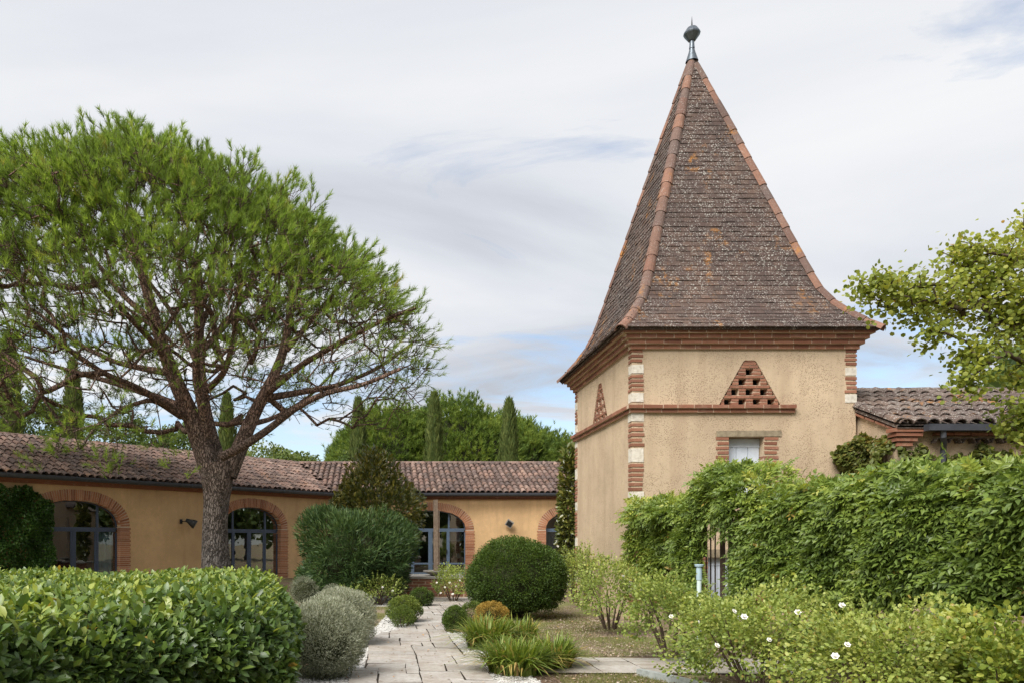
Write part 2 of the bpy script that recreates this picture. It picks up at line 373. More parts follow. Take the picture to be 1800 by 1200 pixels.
def pd_mesh(name, verts, faces, mat, smooth=False):
    me = bpy.data.meshes.new(name)
    me.from_pydata([tuple(v) for v in verts], [], [tuple(f) for f in faces])
    if smooth: me.polygons.foreach_set('use_smooth', np.ones(len(me.polygons), bool))
    me.update(); me.materials.append(M[mat])
    return me
class MB:
    def __init__(self): self.v = []; self.f = []
    def add(self, verts, faces):
        b = len(self.v); self.v += [tuple(x) for x in verts]; self.f += [tuple(i + b for i in f) for f in faces]
    def box(self, lo, hi):
        x0, y0, z0 = lo; x1, y1, z1 = hi
        self.add([(x0, y0, z0), (x1, y0, z0), (x1, y1, z0), (x0, y1, z0), (x0, y0, z1), (x1, y0, z1), (x1, y1, z1), (x0, y1, z1)], BOXF)
    def obox(self, c, ax, ay, az):
        c, ax, ay, az = map(Vector, (c, ax, ay, az))
        self.add([c + ax * sx + ay * sy + az * sz for sz in (-1, 1) for sx, sy in ((-1, -1), (1, -1), (1, 1), (-1, 1))], BOXF)
    def tube(self, pts, rad, n=8, cap=True):
        pts = [Vector(p) for p in pts]
        if not hasattr(rad, '__len__'): rad = [rad] * len(pts)
        b = len(self.v); up = None
        for i, p in enumerate(pts):
            d = (pts[min(i + 1, len(pts) - 1)] - pts[max(i - 1, 0)]).normalized()
            if up is None: up = d.orthogonal().normalized()
            up = (up - d * up.dot(d)).normalized(); s = d.cross(up)
            for k in range(n):
                a = 2 * math.pi * k / n
                self.v.append(tuple(p + (up * math.cos(a) + s * math.sin(a)) * rad[i]))
        for i in range(len(pts) - 1):
            for k in range(n):
                self.f.append((b + i * n + k, b + i * n + (k + 1) % n, b + (i + 1) * n + (k + 1) % n, b + (i + 1) * n + k))
        if cap:
            self.f.append(tuple(b + k for k in range(n))[::-1]); self.f.append(tuple(b + (len(pts) - 1) * n + k for k in range(n)))
    def lathe(self, c, prof, n=16):
        c = Vector(c); b = len(self.v)
        for r_, z_ in prof:
            for k in range(n):
                a = 2 * math.pi * k / n
                self.v.append((c.x + r_ * math.cos(a), c.y + r_ * math.sin(a), c.z + z_))
        for i in range(len(prof) - 1):
            for k in range(n):
                self.f.append((b + i * n + k, b + i * n + (k + 1) % n, b + (i + 1) * n + (k + 1) % n, b + (i + 1) * n + k))
    def build(self, name, mat, parent=None, smooth=False, **kw):
        return part(name, pd_mesh(name, self.v, self.f, mat, smooth), parent, **kw)
BOXF = [(0, 3, 2, 1), (4, 5, 6, 7), (0, 1, 5, 4), (1, 2, 6, 5), (2, 3, 7, 6), (3, 0, 4, 7)]

# shared brick shapes: unit boxes with slightly worn, uneven corners
def brick_variant(mat, j=0.035):
    vs_ = []
    for sz in (-.5, .5):
        for sx, sy in ((-.5, -.5), (.5, -.5), (.5, .5), (-.5, .5)):
            vs_.append((sx + random.uniform(-j, j) * 0.4, sy + random.uniform(-j, j) * 0.5, sz + random.uniform(-j, j) * 2.2))
    return pd_mesh('brick', vs_, BOXF, mat)
BV = {k: [brick_variant(k, j) for _ in range(6)] for k, j in (('brick', 0.035), ('arch_brick', 0.022), ('limestone', 0.02), ('blue_white_paint', 0.0), ('rust_iron', 0.0))}
def frame4(c, ax, ay, az):
    return Matrix(((ax[0], ay[0], az[0], c[0]), (ax[1], ay[1], az[1], c[1]), (ax[2], ay[2], az[2], c[2]), (0, 0, 0, 1)))
def brick(parent, c, ax, ay, az, kind='brick', name='brick'):
    """ax, ay, az: full-length edge vectors"""
    return part(name, random.choice(BV[kind]), parent, frame4(c, ax, ay, az))
def emit(unitV, unitF, mats, parent, name, mat, limit=300, key=None, rest='roof_tiles', smooth=False):
    """alike pieces: the ones that show largest as parts, the others joined"""
    unitV = np.asarray(unitV, float)
    order = sorted(range(len(mats)), key=key) if key else list(range(len(mats)))
    me = np_mesh(name, unitV, unitF, mat, np.zeros(len(unitV)), smooth)
    for i in order[:limit]: part(name, me, parent, mats[i])
    rs = order[limit:]
    if rs:
        A = np.array([[list(r) for r in mats[i]] for i in rs])
        V = np.einsum('nij,vj->nvi', A[:, :3, :3], unitV) + A[:, None, :3, 3]
        n, k = len(rs), len(unitV)
        FF = (np.asarray(unitF)[None] + (np.arange(n) * k)[:, None, None]).reshape(-1, len(unitF[0]))
        part(rest, np_mesh(rest, V.reshape(-1, 3), FF, mat, np.repeat(rng.random(n), k), smooth), parent, kind='stuff')

# ------------------------------------------------------------------ foliage helpers
def unit(a): return a / np.maximum(np.linalg.norm(a, axis=-1, keepdims=True), 1e-9)
def rdir(n):
    return unit(rng.normal(size=(n, 3)))
TPL = {
 'needle': ([(0, -.5, 0), (0, .5, 0), (1, 0, 0)], [(0, 1, 2)]),
 'diamond': ([(0, 0, 0), (.45, -.5, .16), (1, 0, -.05), (.45, .5, .16)], [(0, 1, 2), (0, 2, 3)]),
 'oval': ([(0, 0, 0), (.28, -.40, .10), (.30, 0, 0), (.28, .40, .10), (.66, -.44, .02), (.68, 0, -.09), (.66, .44, .02), (1, 0, -.28)],
          [(0, 1, 2), (0, 2, 3), (1, 4, 2), (2, 4, 5), (2, 5, 3), (3, 5, 6), (4, 7, 5), (5, 7, 6)]),
 'round': ([(0, 0, 0), (.22, -.48, .06), (.22, .48, .06), (.72, -.46, .02), (.72, .46, .02), (1, 0, -.1)], [(0, 1, 2), (1, 3, 2), (2, 3, 4), (3, 5, 4)]),
 'leaflet': ([(0, 0, 0), (.38, -.5, .12), (.40, 0, 0), (.38, .5, .12), (1, 0, -.16)], [(0, 1, 2), (0, 2, 3), (1, 4, 2), (2, 4, 3)]),
 'lance': ([(0, 0, 0), (.4, -.5, .05), (.4, .5, .05), (1, 0, -.25)], [(0, 1, 2), (1, 3, 2)]),
}
def leaf_arrays(P, D, N, L, Wd, shape):
    """leaf bases P, directions D, face normals N, lengths L, widths Wd -> vertices (n,k,3), faces"""
    T, Fc = TPL[shape]; T = np.array(T)
    D = unit(D); S = unit(np.cross(N, D)); U = np.cross(D, S)
    L = np.broadcast_to(np.asarray(L, float), (len(P),)); Wd = np.broadcast_to(np.asarray(Wd, float), (len(P),))
    V = P[:, None] + D[:, None] * (T[None, :, 0:1] * L[:, None, None]) + S[:, None] * (T[None, :, 1:2] * Wd[:, None, None]) + U[:, None] * (T[None, :, 2:3] * Wd[:, None, None])
    return V, np.array(Fc)
def leaf_mesh(name, mat, P, D, N, L, Wd, shape, tint, smooth=False):
    V, Fc = leaf_arrays(P, D, N, L, Wd, shape)
    n, k = V.shape[:2]
    FF = (Fc[None] + (np.arange(n) * k)[:, None, None]).reshape(-1, 3)
    return np_mesh(name, V.reshape(-1, 3), FF, mat, np.repeat(np.clip(tint, 0, 1), k), smooth)
def leaf_parts(parent, mat, P, D, N, L, Wd, shape, tint, limit, name='leaf'):
    """the leaves that show largest become objects; returns the mask of the others"""
    d = np.linalg.norm(P - np.array([0, 0, H]), axis=1)
    x = P[:, 0] / P[:, 1] * F + CX; y = CY - (P[:, 2] - H) / P[:, 1] * F
    ok = (x > 5) & (x < 1795) & (y < 1195) & (P[:, 1] > 0)
    score = np.where(ok, L / d, -1)
    idx = np.argsort(-score)[:limit]
    V, Fc = leaf_arrays(P[idx], D[idx], N[idx], L[idx], Wd[idx], shape)
    for i in range(len(idx)):
        o = V[i, 0].copy()
        part(name, np_mesh(name, V[i] - o, Fc, mat, np.full(V.shape[1], float(np.clip(tint[idx[i]], 0, 1)))), parent, Matrix.Translation(Vector(o)))
    mask = np.ones(len(P), bool); mask[idx] = False
    return mask
def wob(P, s=1.0, seed=0.0):
    """smooth pseudo-noise, about -1..1"""
    x, y, z = P[..., 0] * s + seed, P[..., 1] * s + seed * 1.7, P[..., 2] * s - seed * 0.6
    return (np.sin(x * 1.7 + np.sin(y * 1.3 + 1.1) * 1.4) + np.sin(y * 2.1 + np.sin(z * 1.9) * 1.3 + 2.0) + np.sin(z * 2.3 + np.sin(x * 1.1) * 1.5 + 4.0)) / 2.4

def shrub_points(c, rad, n, clumps, rc, inner=0.25, low=-0.55, lump=0.12, flat=1.0, seed=0.0):
    """leaf positions clustered in clumps over an uneven ellipsoid, with outward directions"""
    c = np.asarray(c, float); rad = np.asarray(rad, float)
    K = rdir(clumps * 3); K = K[K[:, 2] > low][:clumps]
    rr = 1 + lump * wob(K, 2.4, seed) - np.abs(rng.normal(0, inner * 0.35, len(K)))
    C = c + K * rad * rr[:, None]
    i = rng.integers(0, len(K), n)
    off = rng.normal(size=(n, 3)) * rc * np.array([1, 1, flat])
    P = C[i] + off
    q = (P - c) / rad; qn = np.linalg.norm(q, axis=1)
    lim = 1.06 + lump * wob(unit(q), 2.4, seed) + 0.04
    P = np.where((qn > lim)[:, None], c + unit(q) * lim[:, None] * rad, P)
    P[:, 2] = np.maximum(P[:, 2], 0.02)
    O = unit(K[i] * 0.9 + unit(off) * 0.7)
    return P, O, i
def bush(name, label, cat, px, Y, w, h, n, leaf, size, mat, clumps=150, rc=0.08, low=-0.55, lump=0.10, group=None, depth=None, up=0.35, tmean=0.45, tvar=0.22, stems=6, base_z=0.0, ratio=0.5, droop=0.0, inner=0.3, stem_h=0.45, X=None, topt=0.15, core=0.0):
    if X is None: X = (px - CX) / F * Y
    dp = depth or w
    c = np.array([X, Y, base_z + h * 0.5]); rad = np.array([w / 2, dp / 2, h / 2])
    th = thing(name, label, cat, (X, Y, base_z), group)
    P, O, ci = shrub_points(c, rad, n, clumps, rc, inner, low, lump, 1.0, X * 3 + Y)
    D = unit(O + rdir(n) * 0.75 + np.array([0, 0, up - droop]))
    N = unit(O * 0.7 + rdir(n) * 0.6 + np.array([0, 0, 0.5]))
    L = size * rng.uniform(0.65, 1.25, n)
    ct = rng.normal(0, tvar * 0.55, clumps * 3)
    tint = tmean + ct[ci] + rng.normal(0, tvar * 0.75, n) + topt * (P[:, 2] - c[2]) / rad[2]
    tint = np.where(rng.random(n) < .015, 1.0, np.clip(tint, 0, .94))
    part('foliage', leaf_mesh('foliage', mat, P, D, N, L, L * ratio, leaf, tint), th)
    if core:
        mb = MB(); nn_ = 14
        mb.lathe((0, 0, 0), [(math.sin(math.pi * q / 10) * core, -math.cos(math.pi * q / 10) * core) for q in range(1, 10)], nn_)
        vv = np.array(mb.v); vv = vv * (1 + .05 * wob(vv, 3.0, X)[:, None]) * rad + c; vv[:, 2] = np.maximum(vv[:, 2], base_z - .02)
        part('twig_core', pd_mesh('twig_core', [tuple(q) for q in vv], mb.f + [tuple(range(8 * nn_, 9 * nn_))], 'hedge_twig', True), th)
    for k in range(stems):
        a = 2 * math.pi * (k + random.random() * 0.7) / stems
        r0 = 0.05 + 0.03 * w; r1 = 0.33
        p0 = Vector((X + math.cos(a) * r0, Y + math.sin(a) * r0, base_z - 0.03))
        p2 = Vector((X + math.cos(a) * r1 * w, Y + math.sin(a) * r1 * dp, base_z + h * (0.5 + 0.35 * random.random())))
        p1 = p0.lerp(p2, 0.45) + Vector((random.uniform(-.05, .05), random.uniform(-.05, .05), 0.05 * h))
        mb = MB(); mb.tube([p0, p1, p2], [0.011 + 0.007 * w, 0.008 + 0.004 * w, 0.004], 5)
        mb.build('stem', 'twig', th)
    return th

# ================================================================== GROUND
def struct(name, me, kind='structure', parent=None):
    o = part(name, me, parent); o['kind'] = kind
    return o
g = MB(); g.add([(-400, -60, 0), (400, -60, 0), (400, 700, 0), (-400, 700, 0)], [(0, 1, 2, 3)])
struct('ground', pd_mesh('ground', g.v, g.f, 'soil'))
def sheet(name, poly, z, mat, kind='structure'):
    tri = tessellate_polygon([[Vector((x, y, 0)) for x, y in poly]])
    me = pd_mesh(name, [(x, y, z) for x, y in poly], [t_ if True else t_ for t_ in tri], mat)
    bm_fix(me)
    return struct(name, me, kind)
def bm_fix(me):
    import bmesh
    b = bmesh.new(); b.from_mesh(me); bmesh.ops.recalc_face_normals(b, faces=b.faces)
    if b.faces and sum(f.normal.z * f.calc_area() for f in b.faces) < 0:
        bmesh.ops.reverse_faces(b, faces=b.faces)
    b.to_mesh(me); b.free()
lawn_poly = [(1.9, 10.0), (4.9, 10.0), (4.62, 14.2), (4.6, 18.6), (3.9, 23.0), (2.6, 20.5), (2.3, 18.0), (1.9, 15.0), (1.65, 12.0)]
sheet('lawn', lawn_poly, 0.004, 'turf')
turf_left = [(-1.6, 13.6), (0.1, 13.8), (0.45, 15.3), (0.3, 17.6), (-1.9, 17.4)]
sheet('lawn', turf_left, 0.004, 'turf')

# ------------------------------------------------------------------ paved path, stone by stone
YL = [4.0, 8.0, 9.0, 12.0, 12.7, 13.5, 15.5, 18.0, 20.0]
XL = [-0.65, -0.36, -0.20, -0.14, 0.22, 0.55, 0.72, 0.85, 1.05]
XRr = [1.30, 1.20, 1.12, 1.06, 1.08, 1.18, 1.50, 2.02, 2.55]
YR = [4.0, 8.0, 9.0, 12.0, 12.7, 13.5, 15.5, 18.0, 20.0]
left_of = lambda y: float(np.interp(y, YL, XL))
right_of = lambda y: float(np.interp(y, YR, XRr))
pth = MB()
ys = np.linspace(4.0, 20.0, 40)
for a, b in zip(ys[:-1], ys[1:]):
    pth.add([(left_of(a), a, 0.010), (right_of(a), a, 0.010), (right_of(b), b, 0.010), (left_of(b), b, 0.010)], [(0, 1, 2, 3)])
pth.add([(1.25, 8.72, 0.0105), (5.2, 8.55, 0.0105), (5.2, 9.70, 0.0105), (1.2, 9.88, 0.0105)], [(0, 1, 2, 3)])
path = struct('path', pd_mesh('path', pth.v, pth.f, 'joint_soil_shade'))
def slab(quad, top):
    q = [Vector((x, y, 0)) for x, y in quad]; c = sum(q, Vector()) / 4
    sh_ = lambda v, e: v + Vector((math.copysign(min(e, abs(c.x - v.x) * .5), c.x - v.x), math.copysign(min(e * 1.7, abs(c.y - v.y) * .5), c.y - v.y), 0))
    lo = [sh_(v, .006) for v in q]; hi = [sh_(v, .011) for v in q]
    tilt = (random.uniform(-.006, .006), random.uniform(-.006, .006))
    zt = lambda v: top + (v.x - c.x) * tilt[0] + (v.y - c.y) * tilt[1]
    vv = [(v.x - c.x, v.y - c.y, 0.0) for v in lo] + [(v.x - c.x, v.y - c.y, zt(v) - 0.004) for v in lo] + [(v.x - c.x, v.y - c.y, zt(v)) for v in hi]
    ff = [(8, 9, 10, 11)] + [(i, (i + 1) % 4, 4 + (i + 1) % 4, 4 + i) for i in range(4)] + [(4 + i, 4 + (i + 1) % 4, 8 + (i + 1) % 4, 8 + i) for i in range(4)]
    me = pd_mesh('paving_stone', vv, ff, 'paving'); me.materials.append(M['joint_soil_shade'])
    for k in range(1, 5): me.polygons[k].material_index = 1  # side faces coloured dark: dirt plus painted-in shade of the joints
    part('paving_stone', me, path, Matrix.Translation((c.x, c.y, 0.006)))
def ashlar(x0, y0, cx_, cy_, nx, ny, inside, warp):
    """stones of mixed sizes packed on a small grid"""
    used = np.zeros((nx, ny), bool)
    for j in range(ny):
        for i in range(nx):
            if used[i, j] or not inside(x0 + (i + .5) * cx_, y0 + (j + .5) * cy_): continue
            for (w_, h_) in random.sample([(3, 2), (2, 2), (4, 2), (3, 3), (2, 3), (4, 3), (3, 1)], 7) + [(2, 1), (1, 2), (1, 1)]:
                cells = [(i + a, j + b) for a in range(w_) for b in range(h_)]
                if all(p < nx and q < ny and not used[p, q] and inside(x0 + (p + .5) * cx_, y0 + (q + .5) * cy_) for p, q in cells): break
            for p, q in cells: used[p, q] = True
            xa, xb, ya, yb = x0 + i * cx_, x0 + (i + w_) * cx_, y0 + j * cy_, y0 + (j + h_) * cy_
            jj = lambda: random.uniform(-.010, .010)
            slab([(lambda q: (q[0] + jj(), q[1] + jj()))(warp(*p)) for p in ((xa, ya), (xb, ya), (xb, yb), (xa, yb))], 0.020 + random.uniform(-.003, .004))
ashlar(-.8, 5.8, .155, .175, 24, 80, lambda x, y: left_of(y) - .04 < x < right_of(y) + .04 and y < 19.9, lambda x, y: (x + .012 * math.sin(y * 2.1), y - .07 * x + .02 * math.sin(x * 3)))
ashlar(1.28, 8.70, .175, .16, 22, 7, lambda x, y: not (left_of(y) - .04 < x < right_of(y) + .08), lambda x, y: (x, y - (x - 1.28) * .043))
# white gravel strips beside the path: a thin bed and the pebbles on it
gb = MB()
for a, b in zip(ys[:-1], ys[1:]):
    if a < 16.8:
        wl_, wl2 = (0.62 if a < 12.2 else 0.62), (0.62 if b < 12.2 else 0.62)
        gb.add([(left_of(a) - wl_, a, 0.004), (left_of(a) + .03, a, 0.004), (left_of(b) + .03, b, 0.004), (left_of(b) - wl2, b, 0.004)], [(0, 1, 2, 3)])
    if a < 13.5:
        gb.add([(right_of(a) - .03, a, 0.0045), (right_of(a) + .5, a, 0.0045), (right_of(b) + .5, b, 0.0045), (right_of(b) - .03, b, 0.0045)], [(0, 1, 2, 3)])
gb.add([(-1.8, 17.5, .0055), (0.9, 17.6, .0055), (2.7, 19.2, .0055), (2.9, 20.6, .0055), (-1.5, 21.0, .0055)], [(0, 1, 2, 3, 4)])
struct('gravel_bed', pd_mesh('gravel_bed', gb.v, gb.f, 'gravel_bed'))
def pebbles(P, size):
    o = np.array([(1, 0, 0), (0, 1, 0), (-1, 0, 0), (0, -1, 0), (0, 0, .7), (0, 0, -.7)], float)
    fo = np.array([(0, 1, 4), (1, 2, 4), (2, 3, 4), (3, 0, 4), (1, 0, 5), (2, 1, 5), (3, 2, 5), (0, 3, 5)])
    n = len(P); a = rng.uniform(0, 6.28, n); s = size * rng.uniform(0.5, 1.3, n)
    rx = np.stack([np.cos(a), np.sin(a)], 1)
    V = np.repeat(o[None], n, 0) * rng.uniform(0.7, 1.2, (n, 6, 1))
    X = V[..., 0] * rx[:, None, 0] - V[..., 1] * rx[:, None, 1]; Y_ = V[..., 0] * rx[:, None, 1] + V[..., 1] * rx[:, None, 0]
    V = np.stack([X, Y_, V[..., 2]], -1) * s[:, None, None] + P[:, None]
    return V.reshape(-1, 3), (fo[None] + (np.arange(n) * 6)[:, None, None]).reshape(-1, 3), np.repeat(rng.random(n), 6)
pp = []
for _ in range(9000):
    yy = 6.5 + 10.3 * random.random() ** 1.2
    if random.random() < 0.62: pp.append((left_of(yy) - 0.62 * random.random() ** 0.8, yy))
    elif yy < 13.4: pp.append((right_of(yy) + 0.5 * random.random(), yy))
for _ in range(2600): pp.append((random.uniform(-1.6, 2.6), random.uniform(17.6, 20.8)))
pp = [q for q in pp if not (left_of(q[1]) < q[0] < right_of(q[1])) or random.random() < .035]
PP = np.array([(a, b, 0.033 if left_of(b) < a < right_of(b) else 0.010) for a, b in pp])
struct('gravel', np_mesh('gravel', *pebbles(PP, 0.017)[:2], 'pebble', None), 'stuff')
# short thin grass and fallen leaves
def in_poly(P, poly):
    x, y = P[:, 0], P[:, 1]; ins = np.zeros(len(P), bool); n = len(poly)
    for i in range(n):
        x0, y0 = poly[i]; x1, y1 = poly[i - 1]
        c = ((y0 > y) != (y1 > y)) & (x < (x1 - x0) * (y - y0) / (y1 - y0 + 1e-12) + x0)
        ins ^= c
    return ins
def grass_patch(poly, n, hmax=0.045):
    pa = np.array(poly); lo, hi = pa.min(0), pa.max(0)
    P = np.column_stack([rng.uniform(lo[0], hi[0], n), rng.uniform(lo[1], hi[1], n), np.full(n, 0.003)])
    P = P[in_poly(P, poly)]
    keep = wob(P, 1.6, 3.0) + rng.normal(0, 0.4, len(P)) > -0.15
    P = P[keep]
    D = unit(rdir(len(P)) * 0.7 + np.array([0, 0, 1.0])); D[:, 2] = np.abs(D[:, 2])
    return P, D, hmax * rng.uniform(0.5, 1.3, len(P))
for poly, n in ((lawn_poly, 60000), (turf_left, 16000), ([(1.9, 6.5), (3.3, 6.5), (3.1, 8.6), (1.9, 8.7)], 14000)):
    P, D, L = grass_patch(poly, n)
    struct('grass', leaf_mesh('grass', 'grass_blade', P, D, rdir(len(P)), L, 0.006, 'needle', rng.random(len(P))), 'stuff')
n = 22000
P = np.column_stack([rng.uniform(1.7, 6.0, n), rng.uniform(6.3, 15.5, n), rng.uniform(0.008, 0.02, n)])
P = P[(wob(P, 1.3, 8.0) + rng.normal(0, 0.30, n) > 0.0) & ~((P[:, 1] > 8.6) & (P[:, 1] < 9.95))]
Yp_ = rng.uniform(6.5, 19, 420); Xp_ = np.array([rng.uniform(left_of(q) - .5, right_of(q) + .4) for q in Yp_]); P = np.vstack([P, np.column_stack([Xp_, Yp_, np.full(420, .034)])])
D = unit(rdir(len(P)) * np.array([1, 1, 0.25])); N = unit(rdir(len(P)) * 0.5 + np.array([0, 0, 1.0]))
struct('fallen_leaves', leaf_mesh('fallen_leaves', 'litter_leaf', P, D, N, rng.uniform(0.018, 0.05, len(P)), rng.uniform(0.012, 0.03, len(P)), 'diamond', rng.random(len(P)) ** 1.2), 'stuff')
# bed edging
mb = MB(); mb.obox((3.15, 7.95, 0.035), (-0.28, 0.62, 0.0), (0.035, 0.016, 0), (0, 0, 0.045))
o = mb.build('bed_edging', 'concrete'); o['label'] = 'grey-green concrete edging strip between the mulched rose bed and thin grass'; o['category'] = 'edging'

# ================================================================== LOW WINGS WITH ARCHED DOORS
JX, JY = -2.23, 32.8
PW = 2.2
def arch_pts(a, zs, h, n=64):
    out = []
    for i in range(n + 1):
        th = math.pi * (1 - i / n)
        c_, s_ = math.cos(th), math.sin(th)
        out.append((a * math.copysign(abs(c_) ** (2 / PW), c_), zs + h * abs(s_) ** (2 / PW)))
    return out
# a barrel tile: wider at its lower end, with a rim one can see
CT_V, CT_F = [], []
def canal_unit(w0=0.225, w1=0.175, hh=0.085, ln=0.50, th=0.016, n=6):
    V, Fq = [], []
    for (w, yy, off) in ((w0, 0, 0), (w1, ln, 0), (w0, 0, th), (w1, ln, th)):
        for k in range(n + 1):
            a = math.pi * k / n
            V.append((-math.cos(a) * (w / 2 - off), yy, math.sin(a) * (hh - off)))
    m_ = n + 1
    for k in range(n):
        Fq.append((k + 1, k, m_ + k, m_ + k + 1))
        Fq.append((k, k + 1, 2 * m_ + k + 1, 2 * m_ + k))
        Fq.append((2 * m_ + k, 2 * m_ + k + 1, 3 * m_ + k + 1, 3 * m_ + k))
    return V, Fq
CT_V, CT_F = canal_unit()
def cam_key(limit_lo=-40, limit_hi=1840):
    def make(mats):
        def key(i):
            c = mats[i].translation
            x = c.x / max(c.y, .1) * F + CX
            d = (c - Vector((0, 0, H))).length
            return d + (0 if limit_lo < x < limit_hi else 1000)
        return key
    return make
NEAR = cam_key()

class Wing:
    def __init__(self, J, d, n): self.J = Vector((*J, 0)); self.d = Vector((*d, 0)).normalized(); self.n = Vector((*n, 0)).normalized()
    def p(self, u, v, z): return self.J + self.d * u + self.n * v + Vector((0, 0, z))
    def box(self, mb, u0, u1, v0, v1, z0, z1):
        mb.obox(self.p((u0 + u1) / 2, (v0 + v1) / 2, (z0 + z1) / 2), self.d * (u1 - u0) / 2, self.n * (v1 - v0) / 2, Vector((0, 0, (z1 - z0) / 2)))
    def ext(self, mb, prof, u0, u1, u0b=None, u1b=None):
        """sweep a closed (v, z) outline along u"""
        k = len(prof); b = len(mb.v)
        for u in (u0, u1):
            for v, z in prof: mb.v.append(tuple(self.p(u, v, z)))
        for i in range(k): mb.f.append((b + i, b + (i + 1) % k, b + k + (i + 1) % k, b + k + i))
        mb.f.append(tuple(b + i for i in range(k))[::-1]); mb.f.append(tuple(b + k + i for i in range(k)))
    def brick(self, parent, u, v, z, su, sv, sz, rot=0.0, kind='arch_brick'):
        c, s = math.cos(rot), math.sin(rot)
        ax = self.d * (c * su) + Vector((0, 0, s * su)); az = self.d * (-s * sz) + Vector((0, 0, c * sz))
        return brick(parent, self.p(u, v, z), ax, self.n * sv, az, kind)

